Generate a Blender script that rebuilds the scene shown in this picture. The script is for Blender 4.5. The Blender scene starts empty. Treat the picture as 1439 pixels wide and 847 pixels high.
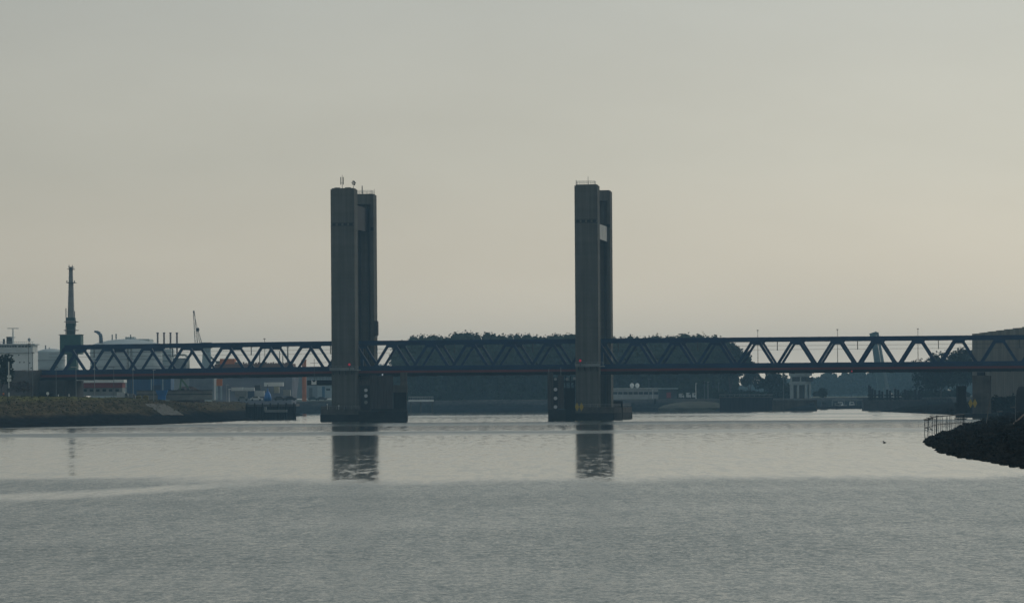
import bpy, math, random
import numpy as np
from mathutils import Vector, Matrix
random.seed(7); np.random.seed(7)
S = bpy.context.scene
R = math.radians

# ------------------------------------------------------------------ camera
CAMH, F, PX, PY, ROLL = 6.5, 5000.0, 719.5, 557.0, 0.0065   # eye height, focal length and principal point of the photograph
cam = bpy.data.cameras.new('camera'); camo = bpy.data.objects.new('camera', cam)
S.collection.objects.link(camo); S.camera = camo
cam.sensor_fit = 'HORIZONTAL'; cam.sensor_width = 36.0; cam.lens = 36.0 * F / 1439.0
cam.shift_y = (PY - 423.5) / 1439.0
cam.clip_start = 1.0; cam.clip_end = 20000
camo.matrix_world = Matrix.Translation((0, 0, CAMH)) @ Matrix.Rotation(R(90), 4, 'X') @ Matrix.Rotation(-ROLL, 4, 'Z')

# ------------------------------------------------------------------ sky, sun, exposure
SUN_EL, SUN_AZ = 30.0, 42.0       # azimuth measured from +Y (view direction) towards +X
W = bpy.data.worlds.new('World'); S.world = W; W.use_nodes = True
wt = W.node_tree; wt.nodes.clear()
def wn(t, **k):
    n = wt.nodes.new(t)
    for a, b in k.items(): setattr(n, a, b)
    return n
wl = wt.links.new
out = wn('ShaderNodeOutputWorld'); bg = wn('ShaderNodeBackground'); bg.inputs[1].default_value = 0.1
sky = wn('ShaderNodeTexSky', sky_type='NISHITA', sun_disc=False)
sky.sun_elevation = R(SUN_EL); sky.sun_rotation = R(SUN_AZ); sky.air_density = 1.5; sky.dust_density = 4.0
tc = wn('ShaderNodeTexCoord'); sep = wn('ShaderNodeSeparateXYZ'); wl(tc.outputs['Generated'], sep.inputs[0])
# overcast layer: colour by height, brighter towards the veiled sun
ramp = wn('ShaderNodeValToRGB'); wl(sep.outputs['Z'], ramp.inputs[0])
cr = ramp.color_ramp
cr.elements[0].position = 0.0; cr.elements[0].color = (1.04, 0.90, 0.70, 1)
cr.elements[1].position = 1.0; cr.elements[1].color = (0.20, 0.25, 0.30, 1)
for p, c in ((0.012, (0.81, 0.72, 0.57, 1)), (0.035, (0.675, 0.616, 0.497, 1)), (0.065, (0.55, 0.536, 0.46, 1)), (0.11, (0.455, 0.465, 0.428, 1)), (0.3, (0.318, 0.368, 0.362, 1))):
    e = cr.elements.new(p); e.color = c
dot = wn('ShaderNodeVectorMath', operation='DOT_PRODUCT'); wl(tc.outputs['Generated'], dot.inputs[0])
sd = Vector((math.sin(R(SUN_AZ)) * math.cos(R(SUN_EL)), math.cos(R(SUN_AZ)) * math.cos(R(SUN_EL)), math.sin(R(SUN_EL))))
dot.inputs[1].default_value = sd
mr = wn('ShaderNodeMapRange'); wl(dot.outputs['Value'], mr.inputs[0])
mr.inputs[1].default_value = 0.35; mr.inputs[2].default_value = 0.9; mr.inputs[3].default_value = 0.50; mr.inputs[4].default_value = 1.435
nz = wn('ShaderNodeTexNoise'); nz.inputs['Scale'].default_value = 7; nz.inputs['Detail'].default_value = 5; nz.inputs['Roughness'].default_value = 0.55
mp = wn('ShaderNodeMapping'); mp.inputs['Scale'].default_value = (1, 1, 3.2); mp.inputs['Rotation'].default_value = (0.1, 0.25, 0); wl(tc.outputs['Generated'], mp.inputs[0]); wl(mp.outputs[0], nz.inputs['Vector'])
mr2 = wn('ShaderNodeMapRange'); wl(nz.outputs[0], mr2.inputs[0])
mr2.inputs[1].default_value = 0.3; mr2.inputs[2].default_value = 0.7; mr2.inputs[3].default_value = 0.955; mr2.inputs[4].default_value = 1.045
mxx = wn('ShaderNodeMath', operation='MAXIMUM'); wl(mr.outputs[0], mxx.inputs[0]); mxx.inputs[1].default_value = 0.80
m1 = wn('ShaderNodeMath', operation='MULTIPLY'); wl(mxx.outputs[0], m1.inputs[0]); wl(mr2.outputs[0], m1.inputs[1])
m2 = wn('ShaderNodeMath', operation='MULTIPLY'); wl(m1.outputs[0], m2.inputs[0]); m2.inputs[1].default_value = 10.0
sc_ = wn('ShaderNodeVectorMath', operation='SCALE'); wl(ramp.outputs[0], sc_.inputs[0]); wl(m2.outputs[0], sc_.inputs['Scale'])
mx = wn('ShaderNodeMix', data_type='RGBA'); mx.inputs[0].default_value = 0.93
wl(sky.outputs[0], mx.inputs[6]); wl(sc_.outputs[0], mx.inputs[7])
wl(mx.outputs[2], bg.inputs[0]); wl(bg.outputs[0], out.inputs[0])

sl = bpy.data.lights.new('sun', 'SUN'); sl.energy = 0.55; sl.angle = R(14); sl.color = (1.0, 0.93, 0.80)
so = bpy.data.objects.new('sun', sl); S.collection.objects.link(so)
so.location = (200, -50, 300); so.rotation_euler = (-sd).to_track_quat('-Z', 'Y').to_euler()

S.view_settings.view_transform = 'Standard'; S.view_settings.look = 'None'
S.view_settings.exposure = 0.03; S.view_settings.gamma = 1.0; S.view_settings.use_curve_mapping = False
S.cycles.volume_bounces = 1; S.cycles.max_bounces = 8

# ------------------------------------------------------------------ helpers
def at(px, py, D):
    dx, up = px - PX, PY - py
    u = dx * math.cos(ROLL) + up * math.sin(ROLL); v = -dx * math.sin(ROLL) + up * math.cos(ROLL)
    return Vector((u * D / F, D, CAMH + v * D / F))
def onz(px, py, z=0.0):                       # the point where the ray meets height z
    dx, up = px - PX, PY - py
    u = dx * math.cos(ROLL) + up * math.sin(ROLL); v = -dx * math.sin(ROLL) + up * math.cos(ROLL)
    D = (z - CAMH) * F / v
    return Vector((u * D / F, D, z))

def tag(o, label=None, cat=None, group=None, kind=None):
    if label: o['label'] = label
    if cat: o['category'] = cat
    if group: o['group'] = group
    if kind: o['kind'] = kind
    return o
def empty(name, loc, label, cat, group=None):
    o = bpy.data.objects.new(name, None); S.collection.objects.link(o); o.location = loc
    return tag(o, label, cat, group)
def root_loc(o):
    p = Vector(o.location)
    while o.parent: o = o.parent; p += o.location
    return p

class MB:
    def __init__(s): s.v = []; s.f = []
    def add(s, vs, fs):
        b = len(s.v); s.v += [tuple(v) for v in vs]; s.f += [tuple(b + i for i in f) for f in fs]; return s
    def hexa(s, p):                            # 8 points: bottom ring, top ring
        return s.add(p, [(3, 2, 1, 0), (4, 5, 6, 7), (0, 1, 5, 4), (1, 2, 6, 5), (2, 3, 7, 6), (3, 0, 4, 7)])
    def box(s, x0, x1, y0, y1, z0, z1):
        return s.hexa([(x0, y0, z0), (x1, y0, z0), (x1, y1, z0), (x0, y1, z0), (x0, y0, z1), (x1, y0, z1), (x1, y1, z1), (x0, y1, z1)])
    def bar(s, p, q, w, h, up=(0, 0, 1)):
        p, q = Vector(p), Vector(q); d = (q - p).normalized(); up = Vector(up)
        a = d.cross(up)
        if a.length < 1e-4: a = d.cross(Vector((0, 1, 0)))
        a.normalize(); b = a.cross(d)
        r = []
        for c in (p, q):
            for i, j in ((-1, -1), (1, -1), (1, 1), (-1, 1)): r.append(c + a * (i * w / 2) + b * (j * h / 2))
        return s.hexa(r)
    def cyl(s, p, q, r0, r1=None, n=12):
        r1 = r0 if r1 is None else r1
        p, q = Vector(p), Vector(q); d = (q - p).normalized()
        a = d.cross(Vector((0, 0, 1)))
        if a.length < 1e-4: a = Vector((1, 0, 0))
        a.normalize(); b = d.cross(a)
        vs = [c + (a * math.cos(2 * math.pi * i / n) + b * math.sin(2 * math.pi * i / n)) * r for c, r in ((p, r0), (q, r1)) for i in range(n)]
        fs = [(i, (i + 1) % n, n + (i + 1) % n, n + i) for i in range(n)] + [tuple(range(n))[::-1], tuple(range(n, 2 * n))]
        return s.add(vs, fs)
    def lathe(s, c, prof, n=24):
        c = Vector(c); vs = []; fs = []
        for r, z in prof:
            for i in range(n): vs.append(c + Vector((r * math.cos(2 * math.pi * i / n), r * math.sin(2 * math.pi * i / n), z)))
        for k in range(len(prof) - 1):
            for i in range(n): fs.append((k * n + i, k * n + (i + 1) % n, (k + 1) * n + (i + 1) % n, (k + 1) * n + i))
        fs.append(tuple(range(n))[::-1]); fs.append(tuple((len(prof) - 1) * n + i for i in range(n)))
        return s.add(vs, fs)
    def ell(s, c, r, n=8, m=5, jit=0.0):
        vs = []; fs = []
        for j in range(m + 1):
            t = math.pi * j / m
            for i in range(n):
                k = 1 + random.uniform(-jit, jit)
                vs.append((c[0] + r[0] * k * math.sin(t) * math.cos(2 * math.pi * i / n), c[1] + r[1] * k * math.sin(t) * math.sin(2 * math.pi * i / n), c[2] + r[2] * k * math.cos(t)))
        for j in range(m):
            for i in range(n): fs.append((j * n + i, (j + 1) * n + i, (j + 1) * n + (i + 1) % n, j * n + (i + 1) % n))
        return s.add(vs, fs)
    def prism(s, pts, d):                      # polygon pts (3D, planar) extruded by d
        n = len(pts); d = Vector(d)
        vs = [Vector(p) for p in pts] + [Vector(p) + d for p in pts]
        return s.add(vs, [tuple(range(n)), tuple(range(n, 2 * n))[::-1]] + [(i, n + i, n + (i + 1) % n, (i + 1) % n) for i in range(n)])
    def build(s, name, mat, parent=None, smooth=False, base=None):
        if parent is not None: o0 = root_loc(parent)
        elif base is not None: o0 = Vector(base)
        else:
            a = np.array(s.v); o0 = Vector(((a[:, 0].min() + a[:, 0].max()) / 2, (a[:, 1].min() + a[:, 1].max()) / 2, a[:, 2].min()))
        me = bpy.data.meshes.new(name)
        me.from_pydata([(x - o0[0], y - o0[1], z - o0[2]) for x, y, z in s.v], [], s.f); me.update()
        me.materials.append(mat)
        import bmesh
        if len(s.f) < 4000:
            bm = bmesh.new(); bm.from_mesh(me); bmesh.ops.recalc_face_normals(bm, faces=bm.faces); bm.to_mesh(me); bm.free()
        if smooth: me.polygons.foreach_set('use_smooth', [True] * len(me.polygons))
        o = bpy.data.objects.new(name, me); S.collection.objects.link(o)
        if parent is not None: o.parent = parent
        else: o.location = o0
        return o

# ------------------------------------------------------------------ materials
MATS = {}
def mat(name, c, rough=0.7, var=0.25, scale=(0.4, 0.4, 0.4), metal=0.0, c2=None, spec=0.4, detail=5, streak=None, streak2=None):
    if name in MATS: return MATS[name]
    m = bpy.data.materials.new(name); m.use_nodes = True; t = m.node_tree; b = t.nodes['Principled BSDF']
    L = t.links.new
    b.inputs['Roughness'].default_value = rough; b.inputs['Metallic'].default_value = metal; b.inputs['Specular IOR Level'].default_value = spec
    g = t.nodes.new('ShaderNodeTexCoord'); mp = t.nodes.new('ShaderNodeMapping'); mp.inputs['Scale'].default_value = scale
    L(g.outputs['Object'], mp.inputs[0])
    n = t.nodes.new('ShaderNodeTexNoise'); n.inputs['Scale'].default_value = 1; n.inputs['Detail'].default_value = detail; n.inputs['Roughness'].default_value = 0.6
    L(mp.outputs[0], n.inputs['Vector'])
    r = t.nodes.new('ShaderNodeValToRGB'); L(n.outputs[0], r.inputs[0])
    c2 = c2 or tuple(x * (1 - var) for x in c); hi = tuple(min(1, x * (1 + var)) for x in c) if c2 == tuple(x * (1 - var) for x in c) else c
    r.color_ramp.elements[0].position = 0.32; r.color_ramp.elements[0].color = (*c2, 1)
    r.color_ramp.elements[1].position = 0.68; r.color_ramp.elements[1].color = (*hi, 1)
    src = r.outputs[0]
    for streak in [q for q in (streak, streak2) if q]:
        mp2 = t.nodes.new('ShaderNodeMapping'); mp2.inputs['Scale'].default_value = streak[0]; L(g.outputs['Object'], mp2.inputs[0])
        n2 = t.nodes.new('ShaderNodeTexNoise'); n2.inputs['Scale'].default_value = 1; n2.inputs['Detail'].default_value = 3; L(mp2.outputs[0], n2.inputs['Vector'])
        q = t.nodes.new('ShaderNodeMapRange'); L(n2.outputs[0], q.inputs[0])
        q.inputs[1].default_value = 0.35; q.inputs[2].default_value = 0.65; q.inputs[3].default_value = 1 - streak[1]; q.inputs[4].default_value = 1
        mm = t.nodes.new('ShaderNodeMix'); mm.data_type = 'RGBA'; mm.blend_type = 'MULTIPLY'; mm.inputs[0].default_value = 1
        L(src, mm.inputs[6]); L(q.outputs[0], mm.inputs[7]); src = mm.outputs[2]
    L(src, b.inputs['Base Color'])
    MATS[name] = m; return m
def emit(name, c, s):
    m = bpy.data.materials.new(name); m.use_nodes = True; b = m.node_tree.nodes['Principled BSDF']
    b.inputs['Base Color'].default_value = (*[x * .3 for x in c], 1); b.inputs['Emission Color'].default_value = (*c, 1); b.inputs['Emission Strength'].default_value = s
    return m

BLUE = mat('blue_bridge_paint', (0.006, 0.036, 0.100), 0.55, 0.3, (0.15, 0.15, 0.8), spec=.2)
RED = mat('red_fascia_paint', (0.125, 0.016, 0.020), 0.55, 0.25, (0.1, 0.1, 0.8))
DARKST = mat('dark_steel_deck_shade', (0.014, 0.017, 0.022), 0.8, 0.3, spec=.1)
CONC = mat('tower_concrete', (0.145, 0.142, 0.125), 0.9, 0.16, (0.25, 0.25, 0.08), spec=.1, streak=((1.3, 1.3, 0.03), 0.30), streak2=((0.03, 0.03, 0.55), 0.16))
CONCB = mat('pier_concrete', (0.105, 0.098, 0.085), 0.9, 0.3, (0.3, 0.3, 0.5), spec=.1, streak=((1.0, 1.0, 0.1), 0.35))
CONCD = mat('wet_pier_concrete', (0.026, 0.027, 0.026), 0.9, 0.35, (0.4, 0.4, 0.6), spec=.1)
CONCL = mat('sunlit_concrete', (0.45, 0.45, 0.42), 0.85, 0.15, (0.3, 0.3, 0.3))
WALLC = mat('windwall_concrete', (0.235, 0.225, 0.195), 0.9, 0.15, (0.2, 0.2, 0.1), streak=((0.8, 0.8, 0.03), 0.35))
TIMBER = mat('weathered_timber', (0.062, 0.057, 0.055), 0.9, 0.4, (2.5, 2.5, 0.15), spec=.1)
DTIMBER = mat('tarred_timber', (0.016, 0.016, 0.017), 0.9, 0.4, (2.0, 2.0, 0.2), spec=.1)
BLACK = mat('black_and_recess_shade', (0.015, 0.016, 0.018), 0.8, 0.2)
STEEL = mat('galvanised_steel', (0.32, 0.34, 0.35), 0.5, 0.2, metal=0.3)
GREYST = mat('grey_mast_paint', (0.13, 0.15, 0.16), 0.6, 0.2)
DKMAST = mat('dark_mast_steel', (0.05, 0.055, 0.06), 0.6, 0.2)
WHITE = mat('white_paint', (0.80, 0.81, 0.78), 0.6, 0.08)
OFFW = mat('dirty_white_paint', (0.62, 0.64, 0.62), 0.7, 0.15, (0.2, 0.2, 0.6))
PALEB = mat('pale_blue_paint', (0.34, 0.44, 0.47), 0.6, 0.15)
TANKM = mat('tank_paint', (0.46, 0.50, 0.49), 0.7, 0.15, (0.1, 0.1, 0.5))
GREEN = mat('green_crane_paint', (0.016, 0.085, 0.08), 0.6, 0.2)
BLUEB = mat('blue_cladding', (0.03, 0.10, 0.22), 0.6, 0.3, (0.6, 0.6, 0.05))
BRTBLUE = mat('bright_blue_paint', (0.02, 0.15, 0.42), 0.5, 0.25)
ORANGE = mat('orange_paint', (0.55, 0.17, 0.05), 0.6, 0.2)
RUST = mat('rust_brown_paint', (0.17, 0.085, 0.06), 0.8, 0.25, (0.05, 0.3, 0.3))
HULLG = mat('faded_hull_paint', (0.19, 0.20, 0.235), 0.8, 0.25, (0.05, 0.3, 0.2))
BRICKR = mat('dull_red_band', (0.20, 0.035, 0.04), 0.7, 0.2)
CHIMN = mat('brown_chimney', (0.16, 0.10, 0.085), 0.8, 0.2)
GLASS = mat('dark_glass', (0.02, 0.03, 0.035), 0.15, 0.1)
TYRE = mat('tyre_rubber', (0.02, 0.02, 0.02), 0.9, 0.1)
YELLOW = mat('yellow_sign_paint', (0.40, 0.28, 0.015), 0.5, 0.15)
GREYB = mat('grey_cladding', (0.22, 0.24, 0.24), 0.8, 0.2, (0.4, 0.4, 0.4))
SHEETP = mat('sheet_pile_steel', (0.028, 0.028, 0.031), 0.9, 0.35, (1.2, 1.2, 0.1), spec=.1)
BARK = mat('tree_bark', (0.05, 0.042, 0.035), 0.9, 0.3)
LEAFD = mat('dark_leaves', (0.022, 0.031, 0.015), 0.95, 0.35, (0.12, 0.12, 0.12), c2=(0.014, 0.02, 0.011), spec=0)
LEAFG = mat('green_leaves', (0.042, 0.056, 0.024), 0.95, 0.35, (0.10, 0.10, 0.10), c2=(0.024, 0.034, 0.016), spec=0)
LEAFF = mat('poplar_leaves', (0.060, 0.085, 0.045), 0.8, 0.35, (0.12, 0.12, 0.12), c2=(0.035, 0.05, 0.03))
ROCK = mat('black_rocks', (0.036, 0.030, 0.022), 0.9, 0.5, (0.6, 0.6, 0.6), c2=(0.007, 0.006, 0.005), spec=0)
DEBRIS = mat('dry_debris', (0.09, 0.075, 0.06), 0.9, 0.4)
REDL = emit('red_signal_light', (1.0, 0.02, 0.06), 0.2)
WLAMP = emit('white_signal_light', (0.8, 0.9, 1.0), 0.35)
DISC = mat('pale_signal_disc', (0.52, 0.54, 0.56), 0.4, 0.1)

# water: facet slopes come straight from noise, calm beyond a wind line, rippled before it
def water_mat():
    m = bpy.data.materials.new('harbour_water'); m.use_nodes = True; t = m.node_tree; L = t.links.new; b = t.nodes['Principled BSDF']
    b.inputs['Base Color'].default_value = (0.024, 0.036, 0.030, 1); b.inputs['Roughness'].default_value = 0.04; b.inputs['IOR'].default_value = 1.333
    g = t.nodes.new('ShaderNodeNewGeometry'); sp = t.nodes.new('ShaderNodeSeparateXYZ'); L(g.outputs['Position'], sp.inputs[0])
    X, Y = sp.outputs[0], sp.outputs[1]
    def M(op, a, b_=None, c=None):
        n = t.nodes.new('ShaderNodeMath'); n.operation = op
        for i, x in enumerate((a, b_, c)):
            if x is None: continue
            if isinstance(x, (int, float)): n.inputs[i].default_value = x
            else: L(x, n.inputs[i])
        return n.outputs[0]
    def ss(v, a, b_, lo=0.0, hi=1.0):
        n = t.nodes.new('ShaderNodeMapRange'); n.interpolation_type = 'SMOOTHSTEP'; L(v, n.inputs[0])
        for i, x in enumerate((a, b_, lo, hi)): n.inputs[i + 1].default_value = x
        return n.outputs[0]
    def noise(sc, detail=3, rough=0.5, off=0):
        mp = t.nodes.new('ShaderNodeMapping'); mp.inputs['Scale'].default_value = sc; mp.inputs['Location'].default_value = (off, off * 1.7, off * .3); L(g.outputs['Position'], mp.inputs[0])
        n = t.nodes.new('ShaderNodeTexNoise'); n.inputs['Scale'].default_value = 1; n.inputs['Detail'].default_value = detail; n.inputs['Roughness'].default_value = rough
        L(mp.outputs[0], n.inputs['Vector']); return n
    edge = noise((0.09, 0.012, 0), 5, 0.65, 3).outputs[0]
    yb = M('ADD', 274.0, M('MULTIPLY', M('SUBTRACT', edge, 0.5), 44.0))
    calm = ss(M('SUBTRACT', Y, yb), -12.0, 16.0)
    # the calm tongue reaching in at the left
    yt = M('ADD', M('MULTIPLY_ADD', X, 2.4, 318.0), M('MULTIPLY', M('SUBTRACT', edge, 0.5), 22.0))
    tong = M('MULTIPLY', ss(M('ADD', M('ABSOLUTE', M('SUBTRACT', Y, yt)), M('MULTIPLY', M('SUBTRACT', noise((0.25, 0.05, 0), 4, 0.7, 31).outputs[0], 0.5), 14.0)), 4.0, 18.0, 0.9, 0.0), ss(X, -27.0, -13.0, 1.0, 0.0))
    # the ruffled patch behind the tongue
    patch = M('MULTIPLY', M('MULTIPLY', ss(M('SUBTRACT', Y, M('ADD', yt, 14)), -3.0, 4.0), ss(Y, 286.0, 300.0, 1.0, 0.0)), ss(X, -32.0, -23.0, 0.9, 0.0))
    calm = M('MULTIPLY', M('MAXIMUM', calm, tong), M('SUBTRACT', 1.0, patch))
    rough = M('SUBTRACT', 1.0, calm)
    # gusts across the far calm water
    def band(c, w, k):
        return M('MULTIPLY', ss(M('ABSOLUTE', M('SUBTRACT', M('ADD', Y, M('MULTIPLY', M('SUBTRACT', edge, .5), 40.0)), c)), w * .5, w, 1.0, 0.0), k)
    bands = M('ADD', M('ADD', band(648.0, 46.0, 1.1), band(858.0, 60.0, 1.0)), band(1210.0, 60.0, 0.5))
    gn = ss(noise((0.006, 0.02, 0), 3, 0.6, 9).outputs[0], 0.5, 0.72, 0.0, 0.35)
    bands = M('MULTIPLY', bands, ss(noise((0.012, 0.004, 0), 3, 0.6, 44).outputs[0], 0.32, 0.6, 0.25, 0.8))
    gust = M('MINIMUM', M('ADD', bands, M('MULTIPLY', gn, ss(Y, 480.0, 640.0))), 1.0)
    rv = ss(noise((0.022, 0.020, 0), 5, 0.65, 21).outputs[0], 0.3, 0.7, 0.72, 1.28)
    amp = M('ADD', M('ADD', 0.06, M('MULTIPLY', gust, 0.10)), M('MULTIPLY', M('MULTIPLY', rough, rv), 0.41))
    # ripples smaller than the picture resolves: the facets' spread
    L(M('ADD', M('ADD', 0.085, M('MULTIPLY', gust, 0.17)), M('MULTIPLY', M('MULTIPLY', rough, rv), 0.07)), b.inputs['Roughness'])
    n1 = noise((6.5, 2.8, 0), 4, 0.68, 0); n2 = noise((1.3, 0.9, 0), 2, 0.5, 5)
    def slope(n):
        v = t.nodes.new('ShaderNodeVectorMath'); v.operation = 'SUBTRACT'; L(n.outputs['Color'], v.inputs[0]); v.inputs[1].default_value = (.5, .5, .5); return v.outputs[0]
    a = t.nodes.new('ShaderNodeVectorMath'); a.operation = 'SCALE'; L(slope(n2), a.inputs[0]); a.inputs['Scale'].default_value = 0.35
    s = t.nodes.new('ShaderNodeVectorMath'); s.operation = 'ADD'; L(slope(n1), s.inputs[0]); L(a.outputs[0], s.inputs[1])
    k = t.nodes.new('ShaderNodeVectorMath'); k.operation = 'SCALE'; L(s.outputs[0], k.inputs[0]); L(amp, k.inputs['Scale'])
    n3 = noise((0.62, 0.062, 0), 5, 0.8, 13)
    k3 = t.nodes.new('ShaderNodeVectorMath'); k3.operation = 'SCALE'; L(slope(n3), k3.inputs[0]); L(M('MULTIPLY', calm, 0.022), k3.inputs['Scale'])
    ks = t.nodes.new('ShaderNodeVectorMath'); ks.operation = 'ADD'; L(k.outputs[0], ks.inputs[0]); L(k3.outputs[0], ks.inputs[1]); k = ks
    q = t.nodes.new('ShaderNodeVectorMath'); q.operation = 'MULTIPLY'; L(k.outputs[0], q.inputs[0]); q.inputs[1].default_value = (0.7, 1.0, 0.0)
    z = t.nodes.new('ShaderNodeVectorMath'); z.operation = 'ADD'; L(q.outputs[0], z.inputs[0]); z.inputs[1].default_value = (0, 0, 1)
    # at this grazing view only the sides of the wavelets that face the eye are seen
    ti = t.nodes.new('ShaderNodeVectorMath'); ti.operation = 'MULTIPLY'; L(g.outputs['Incoming'], ti.inputs[0]); ti.inputs[1].default_value = (1, 1, 0)
    ts = t.nodes.new('ShaderNodeVectorMath'); ts.operation = 'SCALE'; L(ti.outputs[0], ts.inputs[0]); L(M('ADD', M('ADD', ss(n3.outputs[0], 0.41, 0.62, 0.0165, 0.040), M('MULTIPLY', gust, 0.05)), M('MULTIPLY', M('MULTIPLY', rough, rv), 0.060)), ts.inputs['Scale'])
    za = t.nodes.new('ShaderNodeVectorMath'); za.operation = 'ADD'; L(z.outputs[0], za.inputs[0]); L(ts.outputs[0], za.inputs[1]); z = za
    nn = t.nodes.new('ShaderNodeVectorMath'); nn.operation = 'NORMALIZE'; L(z.outputs[0], nn.inputs[0])
    L(nn.outputs[0], b.inputs['Normal'])
    return m
WATER = water_mat()

def bank_mat(name, wet, mid, top, z1, z2, s=0.25):
    # material layers of the dike: tide-wetted rubble at the foot, weeds above, grass on the crest
    m = bpy.data.materials.new(name); m.use_nodes = True; t = m.node_tree; L = t.links.new; b = t.nodes['Principled BSDF']
    b.inputs['Roughness'].default_value = 1.0; b.inputs['Specular IOR Level'].default_value = 0.0
    g = t.nodes.new('ShaderNodeNewGeometry'); sp = t.nodes.new('ShaderNodeSeparateXYZ'); L(g.outputs['Position'], sp.inputs[0])
    def noise(sc, d=5):
        mp = t.nodes.new('ShaderNodeMapping'); mp.inputs['Scale'].default_value = sc; L(g.outputs['Position'], mp.inputs[0])
        n = t.nodes.new('ShaderNodeTexNoise'); n.inputs['Scale'].default_value = 1; n.inputs['Detail'].default_value = d; n.inputs['Roughness'].default_value = 0.65; L(mp.outputs[0], n.inputs['Vector']); return n.outputs[0]
    n = noise((s * .5, s * .25, s)); n2 = noise((s * 3, s * 1.2, s * 4))
    ad = t.nodes.new('ShaderNodeMath'); ad.operation = 'MULTIPLY_ADD'; L(n, ad.inputs[0]); ad.inputs[1].default_value = 2.6; L(sp.outputs[2], ad.inputs[2])
    r = t.nodes.new('ShaderNodeValToRGB'); mr = t.nodes.new('ShaderNodeMapRange'); L(ad.outputs[0], mr.inputs[0]); mr.inputs[1].default_value = 1.3; mr.inputs[2].default_value = 11.3
    L(mr.outputs[0], r.inputs[0]); e = r.color_ramp.elements
    e[0].position = max(0, (z1 - .6) / 10); e[0].color = (*wet, 1); e[1].position = (z2 + .5) / 10; e[1].color = (*top, 1)
    x = e.new((z1 + .5) / 10); x.color = (*mid, 1); x = e.new((z2 - .5) / 10); x.color = (*mid, 1)
    q = t.nodes.new('ShaderNodeMapRange'); L(n2, q.inputs[0]); q.inputs[1].default_value = .3; q.inputs[2].default_value = .7; q.inputs[3].default_value = .42; q.inputs[4].default_value = 1.55
    mm = t.nodes.new('ShaderNodeMix'); mm.data_type = 'RGBA'; mm.blend_type = 'MULTIPLY'; mm.inputs[0].default_value = 1; L(r.outputs[0], mm.inputs[6]); L(q.outputs[0], mm.inputs[7])
    L(mm.outputs[2], b.inputs['Base Color']); return m

# ------------------------------------------------------------------ setting: water, land, haze
w_ = MB(); w_.add([(-2600, -250, 0), (2600, -250, 0), (2600, 1800, 0), (-2600, 1800, 0)], [(0, 1, 2, 3)])
tag(w_.build('water', WATER, base=(0, 0, 0)), 'wide grey harbour water, calm under the bridge and rippled nearer', kind='structure')
GRASSM = mat('flat_grass', (0.07, 0.075, 0.035), 0.95, 0.3, (0.02, 0.02, 0.02))
gnd = MB(); gnd.add([(-2600, 1755, 5.0), (2600, 1755, 5.0), (2600, 5000, 5.0), (-2600, 5000, 5.0)], [(0, 1, 2, 3)])
tag(gnd.build('ground', GRASSM, base=(0, 0, 0)), 'flat land reaching to the horizon beyond the harbour', kind='structure')

def terrain(name, poly, step, prof, m, amp, freq, label, bbox=None, cap=None):
    P = np.array(poly, float); Q = np.roll(P, -1, 0)
    x0, y0 = P.min(0) - step; x1, y1 = P.max(0) + step
    if bbox: x0, x1, y0, y1 = max(x0, bbox[0]), min(x1, bbox[1]), max(y0, bbox[2]), min(y1, bbox[3])
    sx, sy = step
    xs = np.arange(x0, x1 + sx, sx); ys = np.arange(y0, y1 + sy, sy)
    GX, GY = np.meshgrid(xs, ys); rs = np.random.RandomState(3)
    GX = GX + rs.uniform(-.3, .3, GX.shape) * sx; GY = GY + rs.uniform(-.3, .3, GX.shape) * sy
    pts = np.stack([GX.ravel(), GY.ravel()], 1)
    d = np.full(len(pts), 1e9); ins = np.zeros(len(pts), bool)
    for a, b in zip(P, Q):
        ab = b - a; tt = np.clip(((pts - a) @ ab) / (ab @ ab), 0, 1); dd = np.hypot(*(pts - a - tt[:, None] * ab).T); d = np.minimum(d, dd)
        c = ((a[1] > pts[:, 1]) != (b[1] > pts[:, 1])) & (pts[:, 0] < (b[0] - a[0]) * (pts[:, 1] - a[1]) / (b[1] - a[1] + 1e-12) + a[0]); ins ^= c
    sd = np.where(ins, d, -d)
    fx, fy = zip(*prof); z = np.interp(sd, fx, fy)
    nz = rs.normal(0, 1, len(pts)) * amp + np.sin(pts[:, 0] * freq + 1.3) * np.sin(pts[:, 1] * freq * .6) * amp * 1.2
    if cap: z = np.where(z > 0, z * np.interp(pts[:, 1], *cap), z)
    z = np.where(sd > -1, z + nz * np.clip((sd + 1) / 4, .25, 1), z)
    z = np.maximum(z, -0.9)
    idx = np.arange(len(pts)).reshape(GX.shape); lim = max(sx, sy) * 1.6 + 2
    ok = (sd > -lim).reshape(GX.shape); f = []
    for j in range(GX.shape[0] - 1):
        for i in range(GX.shape[1] - 1):
            if ok[j, i] and ok[j, i + 1] and ok[j + 1, i] and ok[j + 1, i + 1]: f.append((idx[j, i], idx[j, i + 1], idx[j + 1, i + 1], idx[j + 1, i]))
    b = MB(); b.v = [(p[0], p[1], zz) for p, zz in zip(pts, z)]; b.f = f
    o = b.build(name, m, base=(0, 0, 0)); tag(o, label, kind='structure'); return o

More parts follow.
